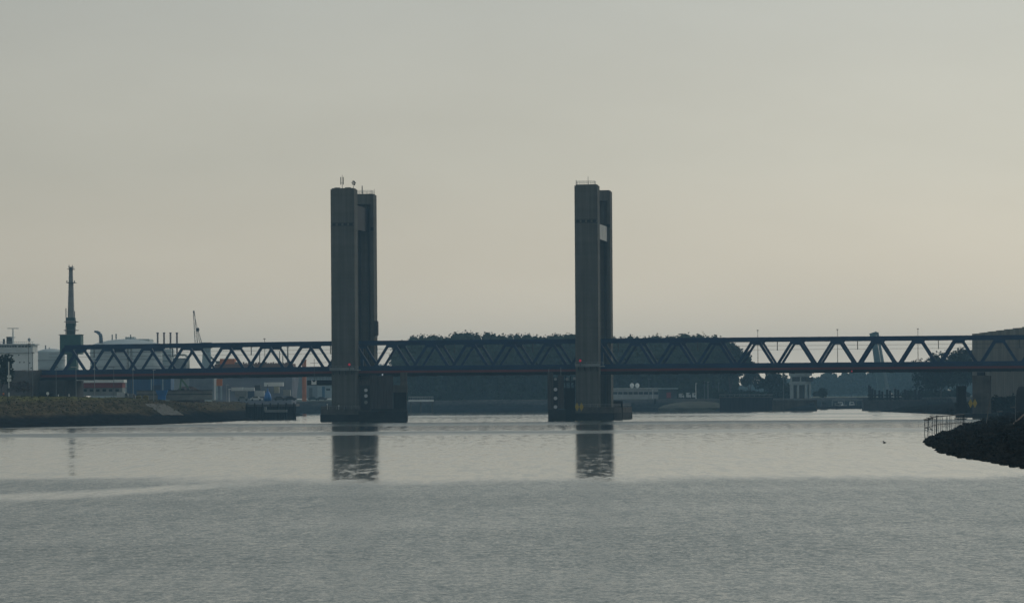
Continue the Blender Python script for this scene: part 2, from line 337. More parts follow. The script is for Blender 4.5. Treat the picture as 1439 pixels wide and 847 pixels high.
LBANK = bank_mat('left_dike_soil', (0.016, 0.017, 0.018), (0.105, 0.082, 0.046), (0.135, 0.130, 0.050), 2.9, 6.4)
lp = [onz(-60, 604.5), onz(0, 601), onz(100, 598.8), onz(200, 597), onz(300, 593), onz(362, 590)]
lpoly = [(-420, 640)] + [(p.x, p.y) for p in lp] + [(-78, 1085), (-76, 1310), (-420, 1310)]
LPROF = [(-6, -0.9), (0, 0), (6, 1.7), (14, 4.8), (22, 6.9), (40, 7.2), (500, 7.2)]
terrain('left_bank', lpoly, (1.2, 1.6), LPROF, LBANK, 0.13, 0.35, 'grassy dike with dark stone foot on the left shore', (-260, -60, 640, 1320), ((920, 1000, 1075, 1400), (1.0, .92, .74, .74)))
RBANK = bank_mat('right_spit_stones', (0.011, 0.0105, 0.0095), (0.014, 0.0135, 0.011), (0.018, 0.018, 0.013), 1.0, 6.2, 0.5)
rp = [onz(*p) for p in ((1439, 656), (1400, 649), (1360, 643), (1330, 636), (1318, 629.5), (1305, 622.5), (1312, 615), (1329, 608), (1345, 600), (1375, 591.5))]
rpoly = [(44, 120), (43.5, 250)] + [(p.x, p.y) for p in rp] + [(132, 958), (136, 1010), (136, 1320), (330, 1320), (330, 120)]
terrain('right_bank', rpoly, (0.9, 1.6), [(-6, -0.9), (0, 0), (8, 1.5), (16, 2.4), (34, 4.0), (60, 4.6), (500, 4.6)], RBANK, 0.14, 0.6, 'dark stony spit on the right shore', (42, 330, 240, 1320))

FARM = bank_mat('far_shore_rubble', (0.022, 0.028, 0.032), (0.055, 0.06, 0.06), (0.11, 0.11, 0.09), 3.2, 5.0, 0.2)
def shore(name, line, m, label, prof):
    pts = []
    for (a, b) in zip(line[:-1], line[1:]):
        k = max(1, int((Vector(b) - Vector(a)).length / 5))
        for i in range(k): pts.append(Vector(a).lerp(Vector(b), i / k))
    pts.append(Vector(line[-1])); b = MB(); n = len(prof)
    for p in pts:
        for i, (dy, z) in enumerate(prof):
            j = random.uniform(-.12, .12) if 0 < i < n - 1 else 0
            b.v.append((p.x, (p.y + dy * (1 + j)) if i < n - 1 else 1760, z + j))
    for k in range(len(pts) - 1):
        for i in range(n - 1): b.f.append((k * n + i, (k + 1) * n + i, (k + 1) * n + i + 1, k * n + i + 1))
    # close the ends
    b.f.append(tuple(range(n))); b.f.append(tuple(range((len(pts) - 1) * n, len(pts) * n))[::-1])
    return tag(b.build(name, m, base=(0, 0, 0)), label, kind='structure')
PF = [(-3, -.8), (0, 0), (5, 1.6), (9, 2.0), (16, 4.1), (22, 5.0), (60, 5.004)]
fp = [onz(420, 580.5), onz(600, 579), onz(800, 578), onz(900, 577.6), onz(1000, 577.3)]
shore('far_bank', [(-2600, 1500)] + [(p.x, p.y) for p in fp] + [(onz(1148, 577).x, onz(1148, 577).y)], FARM, 'grey stone shore under the dark wood', PF)
ip = [onz(1212, 577), onz(1345, 577)]
shore('inner_bank', [(112, 1716), (195, 1716)], FARM, 'low bank closing the lock basin behind the boats', PF[:6] + [(40, 5.004)])
shore('lock_island', [(168, 1447)] + [(ip[1].x, ip[1].y)] + [(2600, 1490)], FARM, 'low shore right of the lock entrance', PF)

# haze: the even air over the whole harbour
HZ = bpy.data.materials.new('harbour_haze'); HZ.use_nodes = True; ht = HZ.node_tree
for n in list(ht.nodes):
    if n.type == 'BSDF_PRINCIPLED': ht.nodes.remove(n)
pv = ht.nodes.new('ShaderNodeVolumePrincipled'); pv.inputs['Color'].default_value = (0.42, 0.74, 1.0, 1); pv.inputs['Density'].default_value = 0.00017; pv.inputs['Anisotropy'].default_value = 0.0
ht.links.new(pv.outputs[0], ht.nodes['Material Output'].inputs['Volume'])
hb = MB(); hb.box(-2700, 2700, -350, 5100, -2.0, 80)
tag(hb.build('haze', HZ, base=(0, 0, 0)), 'thin bluish harbour haze', kind='stuff')

# ------------------------------------------------------------------ the lift bridge
TH = math.atan(0.15); EX = Vector((math.cos(TH), -math.sin(TH), 0)); EN = Vector((math.sin(TH), math.cos(TH), 0))
O0 = at(464.7, 420, 1000.0); O0.z = 0
def B(s, n, z): return O0 + EX * s + EN * n + Vector((0, 0, z))
def s_at(px, n, z=18.0):
    v = 0.0
    for _ in range(3):
        # solve for s so that B(s,n,z) projects to column px
        def col(s):
            p = B(s, n, z); x = p.x / p.y * F; y = (p.z - CAMH) / p.y * F
            return PX + x * math.cos(ROLL) - y * math.sin(ROLL)
        lo, hi = -400.0, 600.0
        for _ in range(60):
            mid = (lo + hi) / 2
            if col(mid) < px: lo = mid
            else: hi = mid
    return lo
def bbx(b, s0, s1, n0, n1, z0, z1, dz0=0, dz1=0):
    return b.hexa([B(s0, n0, z0 + dz0), B(s1, n0, z0 + dz1), B(s1, n1, z0 + dz1), B(s0, n1, z0 + dz0), B(s0, n0, z1 + dz0), B(s1, n0, z1 + dz1), B(s1, n1, z1 + dz1), B(s0, n1, z1 + dz0)])
N1, N2 = 8.5, 22.3                 # the two truss planes
ZT, ZB = 22.55, 15.4
S430, S100 = s_at(430, N1), s_at(100, N1)
def dz(s): return 0.0 if s > S430 else -0.45 * (S430 - s) / (S430 - S100)

def truss_span(label, s0, s1, topn, endL, endR):
    root = empty('truss_span', B((s0 + s1) / 2, (N1 + N2) / 2, 12.6), label, 'bridge span', 'steel truss spans of the lift bridge')
    half = (topn[1] - topn[0]) / 2
    for pl, n in enumerate((N1, N2)):
        b = MB(); bbx(b, topn[0] - (1.0 if endL else 0.3), topn[-1] + (1.0 if endR else 0.3), n - .45, n + .45, ZT - 1.12, ZT, dz(topn[0]), dz(topn[-1]))
        for t_ in topn:                      # gussets where diagonals meet the chord
            for d in (-1, 1): b.prism([B(t_ - 1.75, n + d * .47, ZT - 1.1 + dz(t_)), B(t_ + 1.75, n + d * .47, ZT - 1.1 + dz(t_)), B(t_ + 1.0, n + d * .47, ZT - 2.0 + dz(t_)), B(t_ - 1.0, n + d * .47, ZT - 2.0 + dz(t_))], EN * (-d * .05))
        b.build('top_chord', BLUE, root)
        b = MB(); bbx(b, s0, s1, n - .5, n + .5, ZB - 1.3, ZB, dz(s0), dz(s1)); b.build('bottom_chord', BLUE, root)
        w = 0.78 if pl == 0 else 0.66
        for i, t_ in enumerate(topn):
            for d in (-1, 1):
                e_ = t_ + d * half
                if (i == 0 and d < 0 and not endL) or (i == len(topn) - 1 and d > 0 and not endR): continue
                q = MB(); ww = w * (1.35 if (i == 0 and d < 0 and endL) else 1)
                q.bar(B(t_ + d * .75, n, ZT - .9 + dz(t_)), B(e_ - d * .75, n, ZB - .25 + dz(e_)), .62, ww, EN.cross(Vector((0, 0, 1))))
                q.build('diagonal', BLUE, root)
        for end, on, k in ((topn[0], endL, 0), (topn[-1], endR, 1)):
            if not on:
                q = MB(); q.bar(B(end, n, ZB - .2), B(end, n, ZT - .3), .8, .8, EX); q.build('end_post', BLUE, root)
    b = MB(); bbx(b, s0, s1, N1 + .55, N2 - .55, ZB - 2.2, ZB - 1.0, dz(s0), dz(s1)); b.build('deck', DARKST, root)
    for n0, n1 in ((N1 - 1.9, N1 - .55), (N2 + .55, N2 + 1.9)):
        b = MB(); bbx(b, s0, s1, n0, n1, ZB - 2.0, ZB - 1.35, dz(s0), dz(s1)); b.build('fascia_strip', RED, root)
    b = MB(); bbx(b, s0, s1, N1 - 1.5, N2 + 1.5, ZB - 2.8, ZB - 2.25, dz(s0), dz(s1))
    k = s0
    while k < s1 - 1:
        bbx(b, k, k + .25, N1 - 1.4, N2 + 1.4, ZB - 2.95, ZB - 2.8, dz(k), dz(k)); k += 5.5
    b.build('underdeck_girder', DARKST, root)  # near-black colour stands for the shade under the deck edge
    b = MB()
    for t_ in topn:
        b.bar(B(t_, N1 + .5, ZT - .5 + dz(t_)), B(t_, N2 - .5, ZT - .5 + dz(t_)), .35, .5)
    for t0, t1 in zip(topn[:-1], topn[1:]):
        b.bar(B(t0, N1 + .5, ZT - .5 + dz(t0)), B(t1, N2 - .5, ZT - .5 + dz(t1)), .2, .25)
    b.build('wind_bracing', BLUE, root)
    # walkway rail along the near edge
    b = MB()
    for z in (.45, .9): b.bar(B(s0, N1 - 1.8, ZB - 1.3 + z + dz(s0)), B(s1, N1 - 1.8, ZB - 1.3 + z + dz(s1)), .05, .05)
    k = s0
    while k < s1: b.bar(B(k, N1 - 1.8, ZB - 1.35 + dz(k)), B(k, N1 - 1.8, ZB - .4 + dz(k)), .05, .05, EX); k += 2.2
    b.build('handrail', BLUE, root)
    # hanging catenary drop posts and wires
    for i in range(0, len(topn) - 1, 2):
        b = MB(); m_ = (topn[i] + topn[i + 1]) / 2
        b.bar(B(m_, (N1 + N2) / 2, ZT - .6 + dz(m_)), B(m_, (N1 + N2) / 2, ZT - 3.6 + dz(m_)), .3, .22, EX)
        b.bar(B(m_, (N1 + N2) / 2 - 3, ZT - .55 + dz(m_)), B(m_, (N1 + N2) / 2 + 3, ZT - .55 + dz(m_)), .2, .25)
        b.build('catenary_post', DKMAST, root)
    b = MB()
    for z in (2.3, 3.4): b.cyl(B(s0, (N1 + N2) / 2, ZT - z + dz(s0)), B(s1, (N1 + N2) / 2, ZT - z + dz(s1)), .035, n=4)
    b.build('catenary_wire', DKMAST, root)
    return root

a, z_ = s_at(151, N1), s_at(486, N1); Ls = (z_ - a) / 6
topL = [z_ - Ls * k for k in range(7, -1, -1)]
truss_span('blue left truss span running from the grassy dike to the lift tower', s_at(58, N1 - 1), z_ + .6, topL, True, False)
a, z_ = s_at(550.6, N1), s_at(771.8, N1); Lm = (z_ - a) / 4
topM = [a + Lm * k for k in range(-1, 6)]
truss_span('blue liftable truss span hanging between the two pairs of towers', topM[0] - .6, topM[-1] + .6, topM, False, False)
a, z_ = s_at(893, N1), s_at(1404, N1); Lr = (z_ - a) / 9
topR = [a + Lr * k for k in range(-1, 13)]
truss_span('blue right truss span crossing the concrete pier beside the wind wall', topR[0] - .6, topR[-1] + Lr / 2, topR, False, True)

# towers
ZTOP = at(483, 266, 1000).z
def tower(s0, s1, n0, n1, side, label, band_y, D):
    # side=+1: the recess with the guide rails faces +n (towards the deck), -1: faces -n
    root = empty('bridge_tower', B((s0 + s1) / 2, (n0 + n1) / 2, 2.0), label, 'bridge tower', 'concrete shafts of the lift bridge')
    b = MB(); fl = .85; cap = 2.7; back = 1.6
    zb = 2.0
    if side > 0:
        prof = [(s0, n0), (s1, n0), (s1, n1), (s1 - fl, n1), (s1 - fl, n0 + back), (s0 + fl, n0 + back), (s0 + fl, n1), (s0, n1)]
    else:
        prof = [(s0, n0), (s0 + fl, n0), (s0 + fl, n1 - back), (s1 - fl, n1 - back), (s1 - fl, n0), (s1, n0), (s1, n1), (s0, n1)]
    b.prism([B(s, n, zb) for s, n in prof], (0, 0, ZTOP - cap - zb))
    bbx(b, s0, s1, n0, n1, ZTOP - cap + .003, ZTOP)
    bbx(b, s0 + .3, s1 - .3, n0 + .3, n1 - .3, ZTOP + .003, ZTOP + .3)
    # construction joints: thin proud lips
    b.build('shaft', CONC, root)
    f = n0 if side > 0 else n0
    nb = (n0 - .03, n0 + .01)
    zc = at(483, 315.5, 1000).z
    q = MB(); ww = (s1 - s0)
    for k in range(4):
        c = s0 + ww * (.14 + .24 * k)
        if side > 0: bbx(q, c - .5, c + .5, nb[0], nb[1], zc - .32, zc + .32)
    if side > 0:
        bbx(q, s0 - .02, s1 + .02, n0 - .02, n0 - .004, zc + .42, zc + .56); bbx(q, s0 - .02, s1 + .02, n0 - .02, n0 - .004, zc - .56, zc - .42)
    else:
        bbx(q, s0 - .02, s0 + fl, n0 - .03, n0 - .004, zc - .5, zc + .5); bbx(q, s1 - fl, s1 + .02, n0 - .03, n0 - .004, zc - .5, zc + .5)
    q.build('joint_band', BLACK, root)
    g = MB(); nr = (n0 + back + .25) if side > 0 else (n1 - back - .25)
    for k in (.32, .68): bbx(g, s0 + ww * k - .15, s0 + ww * k + .15, nr - .2, nr + .2, 4, ZTOP - 3)
    g.build('guide_rail', DKMAST, root)
    return root
sL0, sL1 = s_at(465.2, 0, 40), s_at(498.3, 0, 40); sR0, sR1 = s_at(808, 0, 40), s_at(840.2, 0, 40)
TD = 5.0; NF = 30.0
tower(sL0, sL1, 0, TD, 1, 'near concrete shaft of the left tower pair with tall aerial on its roof', 0, 0)
tower(sL0, sL1, NF - TD + 4, NF + 4, -1, 'rear concrete shaft of the left tower pair with dark slot down its face', 0, 0)
tower(sR0, sR1, 0, TD, 1, 'near concrete shaft of the right tower pair with roof railing', 0, 0)
tower(sR0, sR1, NF - TD + 4, NF + 4, -1, 'rear concrete shaft of the right tower pair behind pale counterweight', 0, 0)

def counterweight(s0, s1, yt, yb, px, m, label):
    n0, n1 = 2.2, NF + 2.0
    zt, zb = at(px, yt, 1010).z, at(px, yb, 1010).z
    root = empty('counterweight', B((s0 + s1) / 2, (n0 + n1) / 2, zb), label, 'counterweight', 'counterweights between the tower shafts')
    b = MB(); bbx(b, s0, s1, n0, n1, zb, zt); b.build('block', m, root)
    c = MB()
    for n in (5.5, 9.5, NF - 5, NF - 1.5):
        for s in (s0 + .6, s1 - .6): c.cyl(B(s, n, zt), B(s, n, ZTOP - 2.6), .07, n=5)
    c.build('lifting_rope', DKMAST, root)
counterweight(sL0 + 1.5, sL1 - 1.9, 288, 322, 510, BLACK, 'counterweight coloured dark as recess shade, high between the left tower shafts')  # recess shade is put into this block's near-black colour
counterweight(sR0 + .95, sR1 - .9, 317, 338, 848, CONCL, 'counterweight slab coloured sunlit pale grey, high between the right tower shafts')  # pale colour includes the sunlight falling on this block

def rail_box(b, s0, s1, n0, n1, z, h=1.1, st=1.5):
    c = [(s0, n0), (s1, n0), (s1, n1), (s0, n1)]
    for (a_, b_) in zip(c, c[1:] + c[:1]):
        L_ = math.hypot(b_[0] - a_[0], b_[1] - a_[1]); k = max(1, round(L_ / st))
        for h_ in (h, h * .55): b.bar(B(*a_, z + h_), B(*b_, z + h_), .06, .06)
        for i in range(k):
            t = i / k; p = (a_[0] + (b_[0] - a_[0]) * t, a_[1] + (b_[1] - a_[1]) * t); b.bar(B(*p, z), B(*p, z + h), .06, .06, EX)
def balcony(s0, s1, yb, px, label, lamp_px):
    z = at(px, yb, 998).z
    root = empty('balcony', B((s0 + s1) / 2, -.7, z), label, 'balcony', 'service balconies on the towers')
    b = MB(); bbx(b, s0, s1, -1.4, -.01, z, z + .22); bbx(b, s1 + .004, s1 + .9, -1.4, 3.0, z, z + .22); pf_ = b.build('platform', GREYB, root)
    r = MB(); bbx(r, s0, s1, -1.4, -1.34, z + .3, z + .75); rail_box(r, s0, s1 + .9, -1.38, -.05, z + .22); r.build('railing', GREYB, pf_)
    k = MB()
    for i in range(4):
        s = s0 + (s1 - s0) * (i + .5) / 4; k.bar(B(s, -1.2, z), B(s, -.03, z - 1.1), .15, .15, EX)
    k.build('bracket', DARKST, root)
    sl_ = s_at(lamp_px, -1.6, z)
    L_ = empty('signal_lamp', B(sl_, -1.6, z + .2), 'red signal lamp glowing on balcony of ' + ('left' if px < 600 else 'right') + ' tower', 'signal lamp', 'red bridge signal lamps')
    p = MB(); p.cyl(B(sl_, -1.55, z + .1), B(sl_, -1.55, z + 1.2), .09, n=8); bbx(p, sl_ - .32, sl_ + .32, -1.72, -1.5, z + 1.15, z + 2.2); hs_ = p.build('housing', DKMAST, L_)
    q = MB(); q.ell(B(sl_, -1.78, z + 1.68), (.34, .2, .36), 12, 8); q.build('lens', REDL, hs_, True)
balcony(sL0 - .3, sL1, 520.5, 482, 'narrow railed balcony across the left near tower shaft', 491)
balcony(sR0 + .05, sR1 + .5, 515.5, 824, 'narrow railed balcony across the right near tower shaft', 815.5)

# roof fittings
def roof_rail(s0, s1, n0, n1, label, h=1.0):
    b = MB(); rail_box(b, s0, s1, n0, n1, ZTOP + .3, h, 1.1); tag(b.build('roof_railing', STEEL), label, 'railing', 'railings on the tower roofs')
roof_rail(sR0 + .35, sR1 - 1.0, .6, 4.4, 'thin railing round the roof of the right near shaft')
roof_rail(sL0 + .6, sL1 - .8, NF - .6, NF + 3.4, 'thin railing round the roof of the left rear shaft')
def aerial(px, ybase, ytop, n, label, kind):
    s = s_at(px, n, ZTOP); D = B(s, n, 0).y; zt = at(px, ytop, D).z; z0 = ZTOP + .3
    root = empty('aerial', B(s, n, z0), label, 'aerial', 'aerials on the tower roofs')
    m = MB(); m.cyl(B(s, n, z0), B(s, n, zt), .07, .05, 6); m.build('mast', DKMAST, root)
    if kind == 'panels':
        for a_ in (-.42, .30):
            q = MB(); bbx(q, s + a_ - .09, s + a_ + .09, n - .15, n + .15, z0 + 1.1, zt - .6); bbx(q, s + min(a_, 0), s + max(a_, 0), n - .03, n + .03, z0 + 1.5, z0 + 1.6); q.build('antenna_panel', DKMAST, root)
    if kind == 'yagi':
        q = MB()
        for k, w in ((.55, .5), (.75, .75), (.92, .35)):
            zz = z0 + (zt - z0) * k; q.ell(B(s - w * .5, n, zz), (.2, .2, .2), 6, 4); q.ell(B(s + w * .5, n, zz - .1), (.24, .2, .24), 6, 4); q.bar(B(s - w, n, zz), B(s + w, n, zz), .06, .06)
        q.build('sensor_cluster', DKMAST, root)
    if kind == 'rod':
        q = MB(); q.cyl(B(s, n, z0 + .2), B(s, n, zt), .17, .12, 8); q.build('sleeve', DKMAST, root)
aerial(481, 266, 246, 2.5, 'tall aerial with two upright panels on the left near shaft', 'panels')
aerial(497, 266, 254, 2.5, 'small weather sensor mast at edge of left near shaft roof', 'yagi')
aerial(509, 274, 261, NF + 1, 'stout dark rod aerial on the left rear shaft', 'rod')
aerial(526, 274, 266, NF + 1, 'short thin mast at the corner of the left rear shaft', 'thin')
aerial(826.5, 262, 248, 2.5, 'slender whip aerial in the middle of the right near shaft roof', 'thin')
aerial(809.5, 262, 253, 2.5, 'short whip aerial at left corner of right near shaft roof', 'thin')
for px, n, lb in ((474, 2.0, 'low roof hatch on the left near shaft'), (489, 2.0, 'flat ventilation box on the left near shaft')):
    s = s_at(px, n, ZTOP); b = MB(); bbx(b, s - .7, s + .7, n - .6, n + .6, ZTOP + .3, ZTOP + .5); bbx(b, s - .8, s + .8, n - .7, n + .7, ZTOP + .503, ZTOP + .56)
    tag(b.build('roof_hatch', GREYB), lb, 'roof hatch')
# equipment cabinet hung on the side of the left rear shaft
s = sL1; b = MB(); zt, zb = at(530, 451, 1030).z, at(530, 472, 1030).z
bbx(b, s + .05, s + .95, NF - 1.0, NF + .4, zb, zt); bbx(b, s + .95, s + 1.03, NF - .9, NF + .3, zb + .3, zt - .3)
tag(b.build('equipment_cabinet', DKMAST), 'dark upright cabinet hung on side of the left rear shaft', 'cabinet')

# piers in the water
def pier_base(pxa, pxb, n0, n1, label, ztop, cap):
    s0, s1 = s_at(pxa, n0, 0), s_at(pxb, n0, 0)
    root = empty('bridge_pier', B((s0 + s1) / 2, (n0 + n1) / 2, -.8), label, 'bridge pier', 'concrete piers of the bridge')
    b = MB(); bbx(b, s0, s1, n0, n1, -.8, ztop * .55); b.build('wet_footing', CONCD, root)
    c = MB(); bbx(c, s0 + .15, s1 - .15, n0 + .15, n1 - .15, ztop * .55 + .003, ztop); b2 = MB()
    if cap: bbx(c, cap[0], cap[1], n0 + .6, n0 + 3.4, ztop + .003, ztop + cap[2])
    pc_ = c.build('pier_cap', CONCB, root)
    r = MB(); rail_box(r, s0 + .4, s1 - .4, n0 + .5, n1 - .5, ztop, 1.0, 2.2); r.build('railing', STEEL, pc_)
    return root, s0, s1
PL, pl0, pl1 = pier_base(450, 506, -4.0, 40, 'long low concrete pier under the left tower pair', 3.2, (s_at(451, -3.5, 0), s_at(484, -3.5, 0), 1.0))
PR, pr0, pr1 = pier_base(806, 863, -4.0, 40, 'long low concrete pier under the right tower pair', 3.3, None)
# little white lamps on the left pier
for px, py in ((460, 568), (476, 570)):
    p = at(px, py, 996); b = MB(); b.cyl((p.x, p.y, 3.2), (p.x, p.y, p.z), .05, n=6); b.ell((p.x, p.y, p.z), (.22, .2, .2), 8, 6)
    tag(b.build('pier_lamp', WHITE), 'small white lamp on a post over the left pier, ' + ('nearer its outer end' if px < 470 else 'nearer the tower'), 'lamp', 'small lamps on left pier')

# fender walls guarding the channel
def P3(px, py, D): return at(px, py, D)
def pbox(b, x0, x1, y0, y1, D, dep):
    a_ = at((x0 + x1) / 2, (y0 + y1) / 2, D); h = (y1 - y0) * D / F; w = (x1 - x0) * D / F
    return b.box(a_.x - w / 2, a_.x + w / 2, D, D + dep, a_.z - h / 2, a_.z + h / 2)
def pdisc(b, px, py, D, r, t=.12):
    c = at(px, py, D); return b.cyl((c.x, D, c.z), (c.x, D + t, c.z), r, n=16)
DL = 985.0
lf = empty('fender_wall', at(528, 592, DL), 'timber fender wall with concrete block beside the left towers', 'fender', 'fender walls guarding the channel')
b = MB()
for k in range(10):
    x = 505 + k * 4.75; top = 527 if k > 2 else 534
    pbox(b, x, x + 4.55, top + random.uniform(0, 1.5), 577, DL, 1.2 + random.uniform(0, .4))
b.build('plank_wall', TIMBER, lf)
b = MB(); pbox(b, 504, 572, 577.2, 594, DL - 1.0, 9); pbox(b, 522, 571, 574, 577, DL - .6, 8); b.build('footing', CONCD, lf)
b = MB(); pbox(b, 545, 572, 541, 551, DL + .6, 6); pbox(b, 562.5, 571.5, 523, 541, DL + 1.2, 4); b.build('concrete_bracket', CONCB, lf)
b = MB(); pbox(b, 553, 571, 551, 574, DL + .9, 5); b.build('void_shade_panel', DTIMBER, lf)  # tarred timber's dark colour stands in for the shaded void under the bracket
b = MB(); pbox(b, 507, 520, 541, 576, DL - .5, .45); sb_ = b.build('signal_board', BLACK, lf)
for i, y in enumerate((548, 556, 565)):
    b = MB(); pdisc(b, 514.2, y, DL - .7, .48); b.build('signal_disc', DISC if i < 2 else GREYB, sb_)
DR = 978.0
rf = empty('fender_wall', at(789, 591, DR), 'twin-post fender with three pale discs beside the right towers', 'fender', 'fender walls guarding the channel')
b = MB(); pbox(b, 769.5, 777.5, 523, 575, DR, 1.6); pbox(b, 784, 792.5, 527, 574, DR, 1.6); b.build('timber_post', TIMBER, rf)
b = MB(); pbox(b, 770.5, 795, 575.2, 592, DR - .4, 5); b.build('footing', CONCD, rf)
b = MB(); pbox(b, 777.6, 783.9, 530, 575, DR + .5, .5); sb_ = b.build('signal_board', BLACK, rf)
for y in (547, 559.3, 571.5):
    b = MB(); pdisc(b, 780.6, y, DR + .2, .5); b.build('signal_disc', DISC, sb_)
b = MB()
for x in (794.5, 801, 806.5): pbox(b, x, x + 1.6, 528, 591, DR + 1, .5)
for y in (535, 545, 556, 566, 577, 585): pbox(b, 792.6, 808, y, y + 2.0, DR + 1.5, .5)
pbox(b, 793, 808, 545, 590, DR + 3, 1.0); b.build('bracing', DTIMBER, rf)
for y, x in ((532.5, 797), (531.5, 807.3), (532.5, 780.5)):
    b = MB(); pdisc(b, x, y, DR - .3, .42); b.build('signal_disc', GREYB, rf)
b = MB(); pbox(b, 788, 788.4, 516, 527, DR + .5, .08); pbox(b, 771, 771.4, 518, 523, DR + .5, .08); b.build('thin_mast', STEEL, rf)
# small block at right end of the right pier
b = MB(); pbox(b, 863, 875, 563, 577, 1003, 8); b2 = MB(); pbox(b2, 862, 875, 577.1, 587.5, 1003, 8)
rb = empty('bollard_block', at(869, 588, 1005), 'square concrete block at the outer end of the right pier', 'pier block')
b.build('upper_block', CONCD, rb); b2.build('footing', CONCD, rb)

def diamond_sign(px, py, D, label):
    root = empty('diamond_sign', at(px, py + 6, D), label, 'sign', 'yellow diamond signs on the piers')
    b = MB(); pbox(b, px - .5, px + .5, py + 4, py + 9, D + .1, .15); pbox(b, px - 6, px + 6, py - .5, py + .5, D + .08, .1); b.build('bracket', DKMAST, root)
    for dx in (-3.1, 3.1):
        c = at(px + dx, py, D); r = 1.05 if D > 700 else 1.0
        q = MB(); q.prism([(c.x, D, c.z - r * 1.15), (c.x + r * .56, D, c.z), (c.x, D, c.z + r * 1.15), (c.x - r * .56, D, c.z)], (0, .06, 0)); q.build('diamond_panel', YELLOW, root)
diamond_sign(814, 571.5, 976, 'two yellow diamonds on the footing of right tower pair')
diamond_sign(1367, 566.5, 930, 'two yellow diamonds before the pier by the wind wall')

# right hand bridge pier
sp0, sp1 = s_at(1366.5, 6, 8), s_at(1391.5, 6, 8)
rp_ = empty('bridge_pier', B((sp0 + sp1) / 2, 14, -.8), 'plain concrete pier carrying the right truss span near the spit', 'bridge pier', 'concrete piers of the bridge')
zc = at(1379, 527.5, 980).z
b = MB(); bbx(b, sp0, sp1, 5, 25, 1.0, zc); b.build('pier_wall', CONCB, rp_)
b = MB(); bbx(b, sp0 + 1.3, sp1 - 1.6, 6, 24, zc + .003, ZB - 2.96); b.build('bearing_block', DARKST, rp_)
b = MB(); bbx(b, sp0 - 4.5, sp1 + 2, 1, 29, -.8, 1.0 - .003); b.build('wet_footing', CONCD, rp_)
# dark mooring post left of it
b = MB(); pbox(b, 1345.5, 1358, 542, 580, 960, 2.6); pbox(b, 1344, 1359.5, 566, 580, 959, 4.5)
tag(b.build('mooring_dolphin', DTIMBER), 'tall dark mooring dolphin left of the yellow diamonds', 'mooring post')
# abutment of the left span on the dike
b = MB(); sa0, sa1 = s_at(78, N1, 10), s_at(96, N1, 10); bbx(b, sa0, sa1, 5.5, 25, 4, ZB - 3.45); bbx(b, sa0 - 4, sa0 - .003, 5.5, 25, 8.5, ZB - 3.45)
tag(b.build('abutment', mat('abutment_concrete', (.05, .05, .05), .9, .3)), 'dark abutment block under the left bridge end', 'abutment')

# road embankment behind the abutment
b = MB(); e0, e1 = s_at(-420, 0, 10), sa0 - 4.05
for k in range(41):
    s_ = e0 + (e1 - e0) * k / 40
    for n_, z_ in ((-16, 5.8), (-9, 8.8), (-3, 11.6), (3, 14.6), (8, 14.9), (26, 14.9), (46, 5.8)):
        b.v.append(tuple(B(s_, n_ + random.uniform(-.7, .7), z_ + random.uniform(-.25, .25))))
for k in range(40):
    for i in range(6): b.f.append((k * 7 + i, k * 7 + 7 + i, k * 7 + 8 + i, k * 7 + 1 + i))
b.f.append(tuple(range(40 * 7, 41 * 7)))
tag(b.build('embankment', mat('embankment_scrub', (.062, .056, .050), .95, .4, (.35, .35, .5), c2=(.028, .028, .026)), base=(0, 0, 0)), 'dark scrubby road embankment behind the left bridge end', kind='structure')
# signal platform left of the left tower
sg0 = s_at(433, 3, 11); zz = at(450, 541, 1005).z; zt = at(450, 534, 1005).z
sgp = empty('signal_platform', B((sg0 + sL0) / 2, 3, zz), 'dark railed platform with white chevron board left of the left tower', 'platform')
b = MB(); bbx(b, sg0, sL0 - .05, 1.5, 5.5, zz, zt); pf_ = b.build('platform', DARKST, sgp)
b = MB(); rail_box(b, sg0 + .2, sL0 - .1, 1.6, 5.4, zt, 1.1, 1.6); b.build('railing', DKMAST, pf_)
c0 = s_at(441, 1.2, 11); b = MB(); w = .72
zb_, zt_ = zz + .15, zz + 1.5
b.prism([B(c0 - w, 1.3, zb_), B(c0 + w, 1.3, zb_), B(c0 + w, 1.3, zt_), B(c0 + .15, 1.3, zb_ + .75), B(c0 - .15, 1.3, zb_ + .75), B(c0 - w, 1.3, zt_)], EN * .08)
b.build('chevron_board', WHITE, sgp)
b = MB(); b.cyl(B(c0, 2, zt), B(c0, 2, zt + 6.0), .06, n=6); b.cyl(B(c0 - 1.2, 2, zt + 4.8), B(c0 + 3.5, 2, zt + 5.0), .05, n=5); b.build('pole', DKMAST, sgp)
# red marker lamp under the right span and a white one at the lift joint
for px, n, m, lb in ((1197, N1 - 2.2, REDL, 'tiny red lamp under the middle of the right span'), (537.5, N1 - 2.2, WLAMP, 'tiny white lamp on the left end of the lifting span')):
    s = s_at(px, n, 13); z = ZB - 2.5
    L_ = empty('marker_lamp', B(s, n, z - .4), lb, 'lamp', 'marker lamps on the bridge deck')
    b = MB(); bbx(b, s - .22, s + .22, n, n + .6, z - .35, z + .35); hs_ = b.build('housing', DKMAST, L_)
    b = MB(); b.ell(B(s, n - .08, z), (.2, .12, .22), 10, 6); b.build('lens', m, hs_, True)
